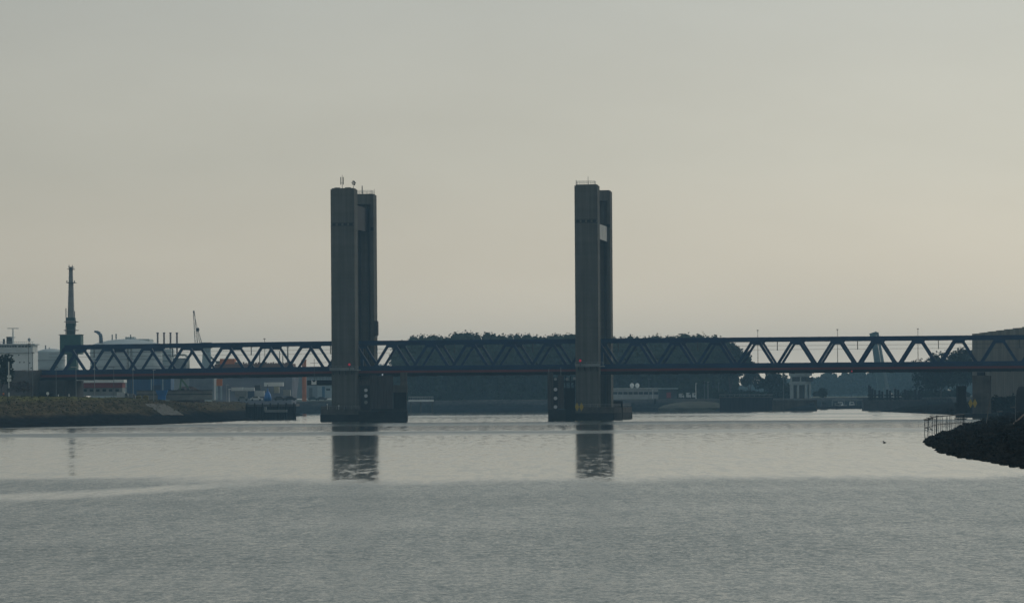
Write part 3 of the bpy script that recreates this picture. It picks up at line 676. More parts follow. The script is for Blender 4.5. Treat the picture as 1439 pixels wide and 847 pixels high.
# catenary portals and lamp posts seen above the trusses
for px, top, pxs in ((1065, 464, 'beside the tree crown'), (1177, 463, 'between the tree crown and the leaning pylon'), (1290, 462, 'right of the leaning pylon'), (372, 476, 'over the left span')):
    n = N2 + 2.2; s = s_at(px, n, 20); D = B(s, n, 0).y; zt = at(px, top, D).z
    r_ = empty('deck_lamp_post', B(s, n, ZB - 1.3), 'slim lamp post rising through the truss ' + pxs, 'lamp post', 'lamp posts on the bridge deck')
    b = MB(); b.cyl(B(s, n, ZB - 1.35), B(s, n, zt), .10, .06, 6); b.build('pole', GREYST, r_)
    b = MB(); bbx(b, s - .25, s + .25, n - .5, n + .15, zt - .1, zt + .12); b.build('lamp_head', GREYST, r_)

# ------------------------------------------------------------------ vegetation
def crown_quads(b, c, r, n, size, fill=.55):
    # leaf clumps through an ellipsoidal volume, denser towards its skin
    for _ in range(n):
        while True:
            d = Vector((random.gauss(0, 1), random.gauss(0, 1), random.gauss(0, 1)))
            if d.length > .1: break
        d.normalize(); k = random.uniform(fill, 1.05) * (1 + .12 * math.sin(d.x * 7 + c[0]) * math.sin(d.z * 6 + c[1]))
        p = Vector((c[0] + d.x * r[0] * k, c[1] + d.y * r[1] * k, c[2] + d.z * r[2] * k))
        a = Vector((random.gauss(0, 1), random.gauss(0, 1), random.gauss(0, 1))).normalized(); t = a.orthogonal().normalized(); u = a.cross(t)
        s1, s2 = size * random.uniform(.5, 1.2), size * random.uniform(.4, .9)
        i = len(b.v); b.v += [tuple(p + t * s1), tuple(p + u * s2), tuple(p - t * s1 * .9), tuple(p - u * s2 * 1.1)]; b.f.append((i, i + 1, i + 2, i + 3))
def tree(name, label, px, yb, yt, wpx, D, m, group, lobes=9, dens=120, size=.8, trunk=.25, shape='round', gz=None, cat='tree'):
    base = at(px, yb, D); top = at(px, yt, D); H = top.z - base.z; w = wpx * D / F / 2
    if gz is not None: base.z = gz; H = top.z - gz
    root = empty(name, base, label, cat, group)
    b = MB(); th = H * trunk
    b.cyl(base, base + Vector((random.uniform(-.2, .2), 0, th)), max(.12, H * .022), max(.08, H * .014), 8)
    for k in range(5):
        a = random.uniform(0, 6.28); b.cyl(base + Vector((0, 0, th * random.uniform(.8, 1.0))), base + Vector((math.cos(a) * w * .55, math.sin(a) * w * .5, H * random.uniform(.55, .85))), max(.06, H * .009), .04, 5)
    b.build('trunk', BARK, root)
    c = MB()
    for k in range(lobes):
        if shape == 'poplar':
            t = k / max(1, lobes - 1); zc = th + (H - th) * (.08 + .84 * t); rr = w * (.55 + .55 * math.sin(math.pi * min(1, .15 + t * .8))) * random.uniform(.8, 1.05)
            cc = (base.x + random.uniform(-.15, .15) * w, base.y + random.uniform(-.2, .2) * w, base.z + zc); r3 = (rr, rr, (H - th) / lobes * 1.0)
        else:
            a = random.uniform(0, 6.28); q = random.uniform(.15, .72); t = random.random()
            cc = (base.x + math.cos(a) * w * q, base.y + math.sin(a) * w * q, base.z + th + (H - th) * (.22 + .56 * t * (1.1 - .5 * q)))
            rr = w * random.uniform(.28, .46); r3 = (rr, rr, min(rr, (H - th) * .3) * random.uniform(.75, 1.0))
        crown_quads(c, cc, r3, dens, size)
    c.build('crown', m, root)
    return root

# the wood on the far shore: reads as one mass
wood = MB()
prof = [(556, 486), (566, 481), (575, 475), (590, 472), (606, 472), (622, 473), (635, 470), (650, 468), (662, 469), (676, 468), (690, 469), (706, 471), (722, 470), (738, 471), (754, 473), (764, 474), (775, 471), (800, 470), (830, 472), (860, 474), (873, 474), (890, 473), (905, 474), (925, 473), (945, 473), (965, 470), (985, 470), (1000, 472), (1015, 476), (1030, 484), (1040, 492)]
def ytop(x):
    return float(np.interp(x, [p[0] for p in prof], [p[1] for p in prof]))
for row, (D, drop, n_) in enumerate(((1640, 20, 52), (1665, 9, 60), (1690, 0, 84))):
    for k in range(n_):
        x = 556 + (1036 - 556) * (k + random.uniform(.1, .9)) / n_
        if row < 2 and x > 1010: x -= 40
        yt = ytop(x) + drop + random.uniform(0, 3.5); top = at(x, yt, D + random.uniform(-8, 8)); H = top.z - 5.0
        w = random.uniform(2.2, 3.8)
        wood.cyl((top.x, top.y, 5), (top.x, top.y, 5 + H * .8), .28, .12, 5)
        for q in range(7):
            t = q / 6; cc = (top.x + random.uniform(-1, 1), top.y + random.uniform(-1, 1), 5 + H * (.10 + .82 * t)); rr = (w * random.uniform(.8, 1.15), w * 1.1, H * .13)
            wood.ell(cc, [v * .72 for v in rr], 7, 5, .2); crown_quads(wood, cc, rr, 95, .5, .6)
for k in range(90):     # shrub layer along its foot
    x = random.uniform(548, 1000); p = at(x, 560, 1628 + random.uniform(-3, 3)); crown_quads(wood, (p.x, p.y, 6.6), (2.6, 2, 2.6), 60, .6, .3)
tag(wood.build('forest', LEAFG), 'long dark wood filling the far shore behind the bridge', kind='stuff')

tree('leafy_tree', 'rounded dark tree at right end of the long wood', 1026, 560, 474, 58, 1600, LEAFD, 'trees by the lock', 24, 230, .6, .12, gz=5)
tree('leafy_tree', 'small bushy tree low beside the end of the wood', 1054, 562, 500, 30, 1610, LEAFD, 'trees by the lock', 15, 150, .6, .12, gz=5)
tree('leafy_tree', 'dark broad tree under the truss left of lock house', 1084, 563, 521, 52, 1560, LEAFD, 'trees by the lock', 12, 190, .7, .2, gz=5)
tree('leafy_tree', 'shrubby tree just left of the lock house', 1103, 562, 536, 26, 1552, LEAFG, 'trees by the lock', 8, 120, .6, .1, gz=5)
tree('leafy_tree', 'broad dark tree left of the mooring dolphin', 1322, 560, 492, 80, 1480, LEAFD, 'trees by the lock', 34, 250, .6, .12, gz=5)
tree('leafy_tree', 'highest dark tree against the end of the wind wall', 1357, 560, 477, 54, 1500, LEAFD, 'trees by the lock', 26, 240, .6, .12, gz=5)
tree('clipped_bush', 'flat-topped dark bush right of the lock house', 1153, 560, 544, 26, 1630, LEAFD, None, 8, 140, .5, .05, gz=5, cat='bush')
tree('leafy_tree', 'little tree seen through the gap right of left towers', 540, 566, 504, 26, 1700, LEAFG, 'trees by the lock', 8, 120, .7, .25, gz=5)
tree('leafy_tree', 'scrubby tree at edge of frame before the white ship', 2, 552, 492, 46, 985, LEAFD, None, 12, 170, .4, .1)
tree('bare_bush', 'dull scrub on the dike left of the abutment', 34, 552, 534, 44, 965, mat('dry_scrub', (.075, .06, .055), .9, .3), None, 9, 130, .3, .1, cat='bush')
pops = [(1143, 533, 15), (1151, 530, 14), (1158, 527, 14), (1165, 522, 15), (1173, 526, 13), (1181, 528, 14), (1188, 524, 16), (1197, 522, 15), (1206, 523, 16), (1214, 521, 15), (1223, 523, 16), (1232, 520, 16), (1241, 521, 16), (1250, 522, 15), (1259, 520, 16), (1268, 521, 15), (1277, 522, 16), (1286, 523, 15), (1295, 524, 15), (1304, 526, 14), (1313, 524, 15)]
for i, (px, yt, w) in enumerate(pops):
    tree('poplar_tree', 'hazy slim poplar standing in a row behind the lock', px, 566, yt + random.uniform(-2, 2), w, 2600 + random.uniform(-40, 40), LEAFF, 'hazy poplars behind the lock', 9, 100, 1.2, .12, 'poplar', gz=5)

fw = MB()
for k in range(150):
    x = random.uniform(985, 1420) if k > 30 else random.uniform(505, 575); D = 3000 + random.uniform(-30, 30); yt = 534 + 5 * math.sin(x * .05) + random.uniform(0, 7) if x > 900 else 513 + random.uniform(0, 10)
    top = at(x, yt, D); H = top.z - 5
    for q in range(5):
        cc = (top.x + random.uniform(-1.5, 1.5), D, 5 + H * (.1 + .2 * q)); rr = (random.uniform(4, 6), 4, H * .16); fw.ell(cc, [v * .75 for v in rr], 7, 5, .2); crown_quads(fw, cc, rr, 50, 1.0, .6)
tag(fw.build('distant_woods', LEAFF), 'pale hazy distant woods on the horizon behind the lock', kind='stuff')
hd = MB()
for k in range(150):
    x = random.choice((random.uniform(1040, 1112), random.uniform(1270, 1362), random.uniform(1005, 1060))); p = at(x, 560, 1535 + random.uniform(-12, 25)); h = random.uniform(1.5, 3.4)
    hd.ell((p.x, p.y, 5 + h * .4), (1.6, 1.2, h * .55), 7, 5, .2); crown_quads(hd, (p.x, p.y, 5 + h * .5), (2.1, 1.6, h * .7), 55, .4, .6)
tag(hd.build('shrubbery', LEAFD), 'dark shrubs along the foot of the trees by the lock', kind='stuff')

# ------------------------------------------------------------------ far shore right of the towers
def pthing(name, px, py, D, label, cat, group=None): return empty(name, at(px, py, D), label, cat, group)
DW = 1592
t = pthing('terminal_building', 895, 561, DW, 'long low white building with dark window strip on far shore', 'building')
b = MB(); pbox(b, 860, 927, 554.2, 562, DW, 10); pbox(b, 860, 927, 546, 550, DW, 10); pbox(b, 860, 927, 550.02, 554.18, DW + .4, 9); wl_ = b.build('wall', mat('terminal_wall', (.36, .38, .37), .8, .15), t)
b = MB()
for k in range(9): pbox(b, 861.5 + k * 7.2, 867.6 + k * 7.2, 550.4, 553.9, DW + .25, .1)
b.build('window', GLASS, wl_)
b = MB(); pbox(b, 859, 928, 545, 545.95, DW - .5, 11.5); b.build('roof', OFFW, t)
for k, x in enumerate((888, 895.5)):
    c = at(x, 541.5, DW + 3); b = MB(); b.cyl((c.x, c.y, c.z - 1.5), (c.x, c.y, c.z), .2, n=6); b.ell(c, (.95, .95, 1.1), 12, 8)
    tag(b.build('radar_dome', WHITE, None, True), ('left' if k == 0 else 'right') + ' one of two white domes on the long white building', 'dome', 'white domes on the long building')
t = pthing('boat_shed', 936, 561, DW - 15, 'dark shed with a red door beside the white building', 'shed')
b = MB(); pbox(b, 926, 951, 546.5, 560.5, DW - 15, 8); b.build('wall', mat('dark_shed_wall', (.05, .065, .07), .8), t)
b = MB(); pbox(b, 925, 953, 545, 546.4, DW - 16, 10); b.build('roof', PALEB, t)
b = MB(); pbox(b, 936.5, 943, 551, 559, DW - 15.1, .08); b.build('door', mat('red_door', (.24, .04, .045), .6), t)
for k, (x, w, y) in enumerate(((957, 6, 552.5), (967, 5, 551.5), (975, 4, 552))):
    t = pthing('parked_van', x, 561, DW - 10, 'pale parked vehicle right of the dark shed, ' + ('first', 'second', 'third')[k] + ' from the shed', 'van', 'vehicles parked by the far shore')
    b = MB(); pbox(b, x - w / 2, x + w / 2, y, 558.6, DW - 10, 2.2); pbox(b, x + w / 2 + .01, x + w / 2 + 1.4, y + 2.6, 558.6, DW - 10, 2.2); b.build('body', OFFW, t)
    b = MB(); pbox(b, x + w / 2 - 1.6, x + w / 2 - .2, y + 1, y + 3, DW - 10.06, .05); b.build('window', GLASS, t)
    for q in (-.32, .32):
        b = MB(); c = at(x + q * w, 558.8, DW - 10.1); b.cyl((c.x, c.y, c.z), (c.x, c.y + .3, c.z), .35, n=10); b.build('wheel', TYRE, t)
def lamp_post(px, yb, yt, D, label, m=GREYST, arm=0.0, r=.11, group=None, gz=None, head=True):
    p = at(px, yb, D); q = at(px, yt, D)
    if gz is not None: p.z = gz
    t = empty('lamp_post', p, label, 'lamp post', group)
    b = MB(); b.cyl(p, (p.x, p.y, q.z), r, r * .6, 7); b.build('pole', m, t)
    if head:
        b = MB(); b.box(p.x - .25 + min(arm, 0), p.x + .25 + max(arm, 0), p.y - .2, p.y + .2, q.z + .003, q.z + .22); b.build('lamp_head', m, t)
    return t
LP = 'lamp posts along the far shore'
for px, yt, lb, m, r in ((917, 548, 'stout white post before the white building', OFFW, .22), (912, 533, 'lamp post with wide arm over the long white building', GREYST, .12),
                      (978, 539, 'bright white flagpole left of the sheet pile quay', WHITE, .2), (990, 536, 'grey lamp post just right of white flagpole', GREYST, .13),
                      (995, 537, 'pale lamp post second right of white flagpole', STEEL, .14), (1010, 538, 'lamp post above left end of the sheet piles', GREYST, .13)):
    lamp_post(px, 562, yt, 1585, lb, m, .9 if px == 912 else .3, r, LP, gz=5.0)
b = MB(); p = at(917, 578, 1530); b.box(p.x - .45, p.x + .45, 1500, 1501, -.6, 4.6); b.cyl((p.x, 1500.5, 4.6), (p.x, 1500.5, 5.3), .3, .2, 8)
tag(b.build('mooring_post', DTIMBER), 'short dark mooring post before the white building shore', 'mooring post')
# sheet pile quay
t = pthing('sheet_pile_quay', 1048, 577, 1446, 'dark ribbed sheet pile quay under the trees', 'quay wall')
b = MB()
q0, q1 = at(1012, 577, 1445), at(1086, 577, 1445); k = q0.x
zt = at(1050, 558.5, 1445).z
i = 0
while k < q1.x: b.box(k, k + .58, 1445 + (.35 if i % 2 else 0), 1449, -.8, zt); k += .6; i += 1
b.build('sheet_pile_wall', SHEETP, t)
b = MB(); b.box(q0.x - .1, q1.x + .1, 1444.8, 1449, zt + .003, zt + .35); b.build('coping', CONCB, t)
b = MB()
for z in (.6, 1.05): b.bar((q0.x, 1446, zt + .35 + z), (q1.x, 1446, zt + .35 + z), .06, .06)
k = q0.x
while k < q1.x: b.bar((k, 1446, zt + .3), (k, 1446, zt + 1.4), .06, .06, (0, 1, 0)); k += 2
b.build('railing', STEEL, t)
m_ = MB()       # grassy mound left of the quay
for k in range(1):
    p0 = at(975, 577, 1490)
    m_.ell((p0.x + 4, 1493, 0), (20, 26, 4.2), 24, 10, .02)
tag(m_.build('grass_mound', mat('rough_grass', (.05, .055, .035), .95, .35, (.3, .3, .6)), base=(0, 0, 0)), 'low grassy mound left of the sheet piles', kind='structure')
# lock walls each side of the entrance
for x0, x1, lb in ((1086, 1148, 'low grey lock wall left of the boats'), (1213, 1346, 'long dark lock wall right of the boats')):
    t = pthing('lock_wall', (x0 + x1) / 2, 577, 1440, lb, 'lock wall', 'walls at the lock entrance')
    a, c = at(x0 + .3, 577, 1440), at(x1, 577, 1440); zt = at((x0 + x1) / 2, 563, 1440).z
    b = MB(); b.box(a.x, c.x, 1440, 1446, -.8, zt)
    k = a.x + 1
    while k < c.x: b.box(k, k + .35, 1439.7, 1439.995, -.8, zt - .4); k += 2.6
    b.build('wall', CONCB if x0 < 1100 else mat('tarry_wall', (.055, .055, .055), .9, .3, (.5, .5, .5)), t)
    b = MB(); b.box(a.x - .1, c.x + .1, 1439.6, 1446, zt + .003, zt + .35); b.build('coping', CONCB, t)
for x, w, y0, lb in ((1222.5, 4, 541, 'tallest'), (1228, 6, 546, 'second'), (1238, 7, 548, 'third'), (1249, 7, 547, 'fourth'), (1260.5, 7, 546, 'fifth'), (1274, 7, 546.5, 'sixth'), (1289, 8, 547, 'seventh')):
    t = pthing('guide_pile', x, 563, 1443, lb + ' dark guide pile from the left on the long lock wall', 'guide pile', 'guide piles on the lock wall')
    b = MB(); pbox(b, x - w / 2, x - w / 2 + w * .42, y0, 563, 1442, 1.2); pbox(b, x + w / 2 - w * .42, x + w / 2, y0 + 1.5, 563, 1442, 1.2); b.build('post', DTIMBER, t)
    b = MB(); pbox(b, x - w / 2 - 1.5, x + w / 2 + 3.4, 554, 556.3, 1441.6, .38); pbox(b, x - w / 2 - 1.5, x + w / 2 + 3.4, 558.6, 560.4, 1441.6, .38); b.build('waling', DTIMBER, t)
# lock house
t = pthing('lock_house', 1127, 563, 1520, 'pale two storey lock house with columns and flat roof', 'building')
DH = 1520
b = MB(); pbox(b, 1111, 1141, 523.5, 528, DH, 9); pbox(b, 1111, 1139, 536.5, 540, DH, 9)
for x in (1112, 1120, 1131, 1137): pbox(b, x, x + 3, 540.02, 563, DH + .1, 8)
pbox(b, 1112.5, 1137.5, 528.02, 536.48, DH + 1, 7.5); b.build('frame', mat('lock_house_paint', (.33, .37, .37), .7), t)
b = MB(); pbox(b, 1113.5, 1124, 529.5, 535.5, DH + .85, .1); pbox(b, 1126, 1137, 529.5, 535.5, DH + .85, .1); b.build('upper_window', GLASS, t)
b = MB(); pbox(b, 1115.1, 1119.9, 541, 563, DH + 2, .3); pbox(b, 1123.1, 1130.9, 541, 563, DH + 2, .3); b.build('lower_window', GLASS, t)
b = MB(); pbox(b, 1109.5, 1142.5, 522, 523.45, DH - .5, 10); b.build('roof', GREYB, t)
b = MB(); pbox(b, 1133, 1142.5, 530, 536, DH - .9, .85); b.build('balcony', DKMAST, t)
lamp_post(1101, 563, 524, 1452, 'tall reddish lamp post before the trees left of lock house', GREYST, .4, .14, LP, gz=4.3)
for x, lb in ((1242, 'slim'), (1256, 'pale')): lamp_post(x, 562, 546, 1441.3, lb + ' lamp post on the long lock wall', STEEL, .2, .1, LP, gz=4.9)
# leaning pylon
t = pthing('leaning_pylon', 1240, 563, 1820, 'tall blue-grey leaning pylon rising above the right truss', 'pylon')
DP = 1820
PYL = mat('pylon_paint', (.10, .17, .20), .7, .15)
def lean(b, xa0, xa1, ya, xb0, xb1, yb, D, dep, ang=0):
    p = [at(xb0, yb, D), at(xb1, yb, D), at(xa1, ya, D), at(xa0, ya, D)]; b.prism(p, (0, dep, 0))
b = MB(); lean(b, 1224.5, 1231.5, 473, 1236, 1247.5, 563, DP, 3); b.build('front_blade', PYL, t)
b = MB(); lean(b, 1231.7, 1234.5, 466.5, 1247.8, 1253, 563, DP + 1, 2.4); b.build('rear_blade', mat('pale_pylon_paint', (.20, .27, .29), .7, .15), t)
b = MB(); b.prism([at(1222.5, 468.5, DP - .5), at(1231.6, 465.5, DP - .5), at(1231.6, 474, DP - .5), at(1224.3, 473.5, DP - .5)], (0, 4, 0)); b.build('head', PYL, t)
# boats in the lock entrance
def small_boat(x0, x1, yw, D, hm, label, cab, cabm, mast=None):
    t = pthing('moored_boat', (x0 + x1) / 2, yw, D, label, 'boat', 'boats moored in the lock entrance')
    a, c = at(x0, yw, D), at(x1, yw, D); L_ = c.x - a.x; h = max(1.1, L_ * .10); zs = [0, h * .9, h, h * 1.35]
    b = MB(); n = 10; vs = []
    for i in range(n + 1):
        u = i / n; wid = 1.9 * (1 - max(0, (u - .55) / .45) ** 2) * (.75 + .25 * min(1, u * 6)); sh = h * (1 + .45 * u * u)
        x = a.x + L_ * u
        vs += [(x, D - wid * .75, -.3), (x, D - wid, sh), (x, D + wid, sh), (x, D + wid * .75, -.3)]
    fs = []
    for i in range(n):
        for j in range(3): fs.append((i * 4 + j, i * 4 + j + 1, i * 4 + 5 + j, i * 4 + 4 + j))
    fs += [(0, 3, 2, 1), (n * 4, n * 4 + 1, n * 4 + 2, n * 4 + 3)]
    b.add(vs, fs); b.build('hull', hm, t)
    b = MB(); u0, u1 = cab[0], cab[1]; b.hexa([(a.x + L_ * u0, D - 1.2, h), (a.x + L_ * u1, D - 1.2, h * 1.1), (a.x + L_ * u1, D + 1.2, h * 1.1), (a.x + L_ * u0, D + 1.2, h), (a.x + L_ * u0 + .2, D - 1, h + cab[2]), (a.x + L_ * u1 - .5, D - 1, h + cab[2]), (a.x + L_ * u1 - .5, D + 1, h + cab[2]), (a.x + L_ * u0 + .2, D + 1, h + cab[2])]); b.build('cabin', cabm, t)
    b = MB(); b.box(a.x + L_ * u0 + .5, a.x + L_ * u1 - .8, D - 1.25, D - 1.13, h + cab[2] * .5, h + cab[2] * .8); b.build('window', GLASS, t)
    if mast:
        b = MB(); xm = a.x + L_ * mast[0]; b.cyl((xm, D, h), (xm, D, h + mast[1]), .09, .05, 6); b.bar((xm - 1.2, D, h + mast[1] * .7), (xm + 1.2, D, h + mast[1] * .7), .08, .08); b.build('mast', DKMAST, t)
DKH = mat('dark_boat_hull', (.035, .04, .05), .5, .2)
small_boat(1147, 1174, 574.5, 1590, DKH, 'dark tug at left of the moored boats', (.25, .6, 2.2), DKH, (.5, 5))
small_boat(1171, 1214, 574, 1600, DKH, 'long dark barge with pale deck edge in lock entrance', (.05, .25, 1.4), GREYB, (.15, 3))
small_boat(1174, 1190, 570.5, 1640, OFFW, 'white cabin boat behind the dark barge, left of two', (.2, .7, 1.9), WHITE, (.5, 6))
small_boat(1191, 1208, 570.5, 1645, OFFW, 'white cabin boat behind the dark barge, right of two', (.15, .6, 2.0), OFFW, (.35, 5))
b = MB(); p0, p1 = at(1170, 563, 1700), at(1212, 563, 1700); b.box(p0.x, p1.x, 1700, 1702, 3.4, 4.2)
for k in range(6): b.box(p0.x + (p1.x - p0.x) * k / 5 - .2, p0.x + (p1.x - p0.x) * k / 5 + .2, 1700.3, 1701.7, -.5, 3.4)
tag(b.build('lock_gate', GREYB), 'low footbridge on posts closing the lock behind the boats', 'footbridge')
# white landing stage left of the wood
t = pthing('landing_stage', 592, 566, 1512, 'white landing stage with railings on the far shore', 'landing stage')
b = MB(); pbox(b, 574, 609, 561.5, 564, 1505, 4); b.build('platform', WHITE, t)
b = MB()
for x in (576, 590, 606): pbox(b, x, x + 2.5, 564.02, 580, 1506, 1)
b.build('support', CONCB, t)
b = MB()
for k in range(15): pbox(b, 574.5 + k * 2.4, 574.9 + k * 2.4, 557, 561.48, 1505.2, .1)
pbox(b, 574, 609, 557, 557.5, 1505.1, .09); b.build('railing', OFFW, t)

# ------------------------------------------------------------------ wind wall on the right
for i in range(8):
    Y0 = 1152 - 18.6 * i; Y1 = Y0 - 18.0; X = 151.6
    n = 14; sag = 3.6; v = []
    b = MB()
    out_, inn = [], []
    for k in range(n + 1):
        u = k / n; y = Y0 + (Y1 - Y0) * u; bow = sag * 4 * u * (1 - u)
        out_.append((X - bow, y, 3.5)); inn.append((X - bow + .5, y, 3.5))
    b.prism(out_ + inn[::-1], (0, 0, 22.2))
    words = ('farthest', 'second farthest', 'third farthest', 'fourth farthest', 'fourth nearest', 'third nearest', 'second nearest', 'nearest')
    tag(b.build('wind_wall_slab', WALLC, None, False), words[i] + ' tall curved concrete slab of the wind wall behind the bridge', 'wind wall', 'slabs of the concrete wind wall')

# ------------------------------------------------------------------ right spit: fence, rocks, litter
rk = MB()
for k in range(900):
    t_ = random.random() ** .8; i = random.randrange(1, len(rpoly) - 8); a_, c_ = rpoly[i], rpoly[i + 1]; q = random.random()
    x = a_[0] + (c_[0] - a_[0]) * q; y = a_[1] + (c_[1] - a_[1]) * q
    inset = random.uniform(-.6, 4.0); x += inset * .9; y += inset * random.uniform(-.5, .2) * (1 if y < 474 else 2)
    if y > 900 or y < 230: continue
    r = random.uniform(.15, .55); rk.ell((x, y, max(0, inset * .18) + .05), (r, r * 1.1, r * random.uniform(.5, .9)), 7, 4, .25)
tag(rk.build('rubble', ROCK), 'black boulders edging the stony spit', kind='stuff')
from mathutils.bvhtree import BVHTree
def bvh(name):
    o = bpy.data.objects[name]; me = o.data
    return BVHTree.FromPolygons([tuple(v.co) for v in me.vertices], [tuple(p.vertices) for p in me.polygons])
RB = bvh('right_bank'); wd = MB()
for k in range(2600):
    px, py = random.uniform(1300, 1445), random.uniform(575, 655)
    h = RB.ray_cast(Vector((0, 0, CAMH)), (at(px, py, 100.0) - Vector((0, 0, CAMH))).normalized())
    if not h[0] or h[0].z < .25: continue
    if k % 4 == 0: q = random.uniform(.12, .75) * random.uniform(.5, 1); wd.ell((h[0].x, h[0].y, h[0].z + q * .3), (q * 1.2, q, q * .6), 6, 4, .35)
    else: q = random.uniform(.15, .5); crown_quads(wd, (h[0].x, h[0].y, h[0].z + q * .4), (q * 1.2, q * 1.2, q * .7), 7, q * .5, .2)
tag(wd.build('weeds', ROCK), 'dark seaweed and stones strewn over the spit', kind='stuff')
fence = empty('iron_fence', at(1327, 606, 575), 'rusty iron bar fence running off the spit into the water', 'fence')
IRON = mat('rusty_iron', (.018, .015, .014), .8, .3)
fl = [(1299.5, 590, 618), (1316, 585, 612), (1354.5, 582, 608)]
DF = [552, 572, 600]
pp = [(at(x, yt, D), at(x, yb, D)) for (x, yt, yb), D in zip(fl, DF)]
b = MB()
for (t0, b0), (t1, b1) in zip(pp[:-1], pp[1:]):
    b.cyl(t0, t1, .085, n=5)
    b.cyl(t0.lerp(b0, .42), t1.lerp(b1, .42), .06, n=5)
b.build('rail', IRON, fence)
for i, (t0, b0) in enumerate(pp):
    b = MB(); b.cyl((b0.x, b0.y, -.3), (t0.x, t0.y, t0.z + .1), .10 if i else .05, n=7); b.build('post', IRON, fence)
b = MB()
for (t0, b0), (t1, b1), n in zip(pp[:-1], pp[1:], (5, 15)):
    for k in range(1, n):
        if k in (4, 9) and n > 8: continue
        q = (k + random.uniform(-.22, .22)) / n; u, l = t0.lerp(t1, q), b0.lerp(b1, q); b = MB(); b.cyl((l.x, l.y, max(-.2, l.z - .3)), u + Vector((random.uniform(-.12, .12), 0, random.uniform(-.25, .06))), .042, n=4); b.build('bar', IRON, fence)
b = MB()
for k in range(60):
    c = pp[0][0].lerp(pp[1][0], random.uniform(.05, .95)) + Vector((0, -.1, random.gauss(0, .12)))
    if k > 45: c = pp[0][0].lerp(pp[1][0], random.choice((.2, .55)) + random.uniform(-.08, .08)) + Vector((0, 0, -1.3 - (.4 if k > 52 else 0) + random.gauss(0, .1)))
    b.bar(c, c + Vector((random.uniform(-.5, .5), random.uniform(-.1, .1), random.uniform(-.2, .2))), .07, .09)
tag(b.build('driftweed', DEBRIS), 'clump of dry weed snagged on the end of the iron fence', 'weed')
def stick(px0, py0, D0, px1, py1, D1, r, label, m):
    b = MB(); b.cyl(at(px0, py0, D0), at(px1, py1, D1), r, r * .7, 6); tag(b.build('wooden_pole', m), label, 'pole', 'poles on the spit')
stick(1384, 608, 560, 1391, 562, 566, .09, 'thin upright pole leaning on the spit below the pier', mat('grey_wood', (.10, .095, .085), .9, .3))
stick(1419, 600, 500, 1446, 576, 520, .13, 'weathered plank propped up at the far right of the spit', mat('brown_wood', (.10, .065, .045), .9, .3))
stick(1427, 592, 560, 1427, 558, 560, .06, 'slim grey post standing above the propped plank', GREYST)
for px, py, D, w in ((1401.5, 614.5, 430, .26), (1430, 626, 395, .3)):
    p = at(px, py, D); b = MB(); b.ell((p.x, p.y, p.z), (w, .2, .14), 8, 5, .3); tag(b.build('litter', WHITE), ('upper' if py < 620 else 'lower') + ' scrap of white litter lying on the dark spit', 'litter', 'white litter on the spit')
for k, (px, py, w) in enumerate(((1405, 578, 8), (1425, 572, 10))):
    p = at(px, py, 900); b = MB(); b.hexa([(p.x - w * .09, 900, p.z - .2), (p.x + w * .09, 900, p.z - .1), (p.x + w * .1, 901, p.z - .1), (p.x - w * .08, 901, p.z - .2), (p.x - w * .08, 900, p.z + .15), (p.x + w * .09, 900, p.z + .25), (p.x + w * .09, 901, p.z + .25), (p.x - w * .08, 901, p.z + .15)])
    tag(b.build('stone_slab', CONCB), ('left' if k == 0 else 'right') + ' pale stone slab on the spit below the wind wall', 'stone', 'pale slabs on the spit')
p = onz(1243, 622.3); b = MB(); b.ell((p.x, p.y, .08), (.19, .3, .13), 10, 6); b.ell((p.x - .15, p.y, .27), (.075, .075, .075), 8, 5); b.cyl((p.x - .14, p.y, .1), (p.x - .15, p.y, .26), .045, .04, 6)
tag(b.build('water_bird', DKMAST, None, True), 'tiny dark water bird floating left of the spit', 'bird')
tree('leafy_bush', 'dark bushes on the spit at the foot of the wind wall', 1414, 578, 551, 60, 1000, LEAFD, None, 10, 150, .4, .05, cat='bush')
t = pthing('mooring_stand', 1434, 575, 800, 'dark rounded block at the right edge of the spit', 'bollard')
b = MB(); c = at(1437, 575, 800); b.lathe((c.x, c.y, 1.5), [(1.5, 0), (1.5, 3.0), (1.3, 5.5), (.9, 6.4), (.2, 6.6)], 16); b.build('bollard', BLACK, t, True)

# ------------------------------------------------------------------ left dike: patch, poles, sheds, vehicles
LB = bvh('left_bank')
def ray(px, py):
    d = (at(px, py, 100.0) - Vector((0, 0, CAMH))).normalized(); h = LB.ray_cast(Vector((0, 0, CAMH)), d); return h[0]
def gz_at(x, y):
    h = LB.ray_cast(Vector((x, y, 60)), Vector((0, 0, -1))); return h[0].z if h[0] else 6.3
tf = MB()
for k in range(3000):
    h = ray(random.uniform(0, 365), random.uniform(554, 590))
    if not h or h.z < 3.0 or (204 < 0): continue
    q = random.uniform(.12, .42); crown_quads(tf, (h.x, h.y, h.z + q * .3), (q * 1.5, q, q * .6), 5, q * .6, .2)
tag(tf.build('weeds', mat('dike_weeds', (.105, .095, .045), .95, .3, (.12, .08, .3), c2=(.060, .054, .030), spec=0)), 'tufted weeds over the dike slope', kind='stuff')
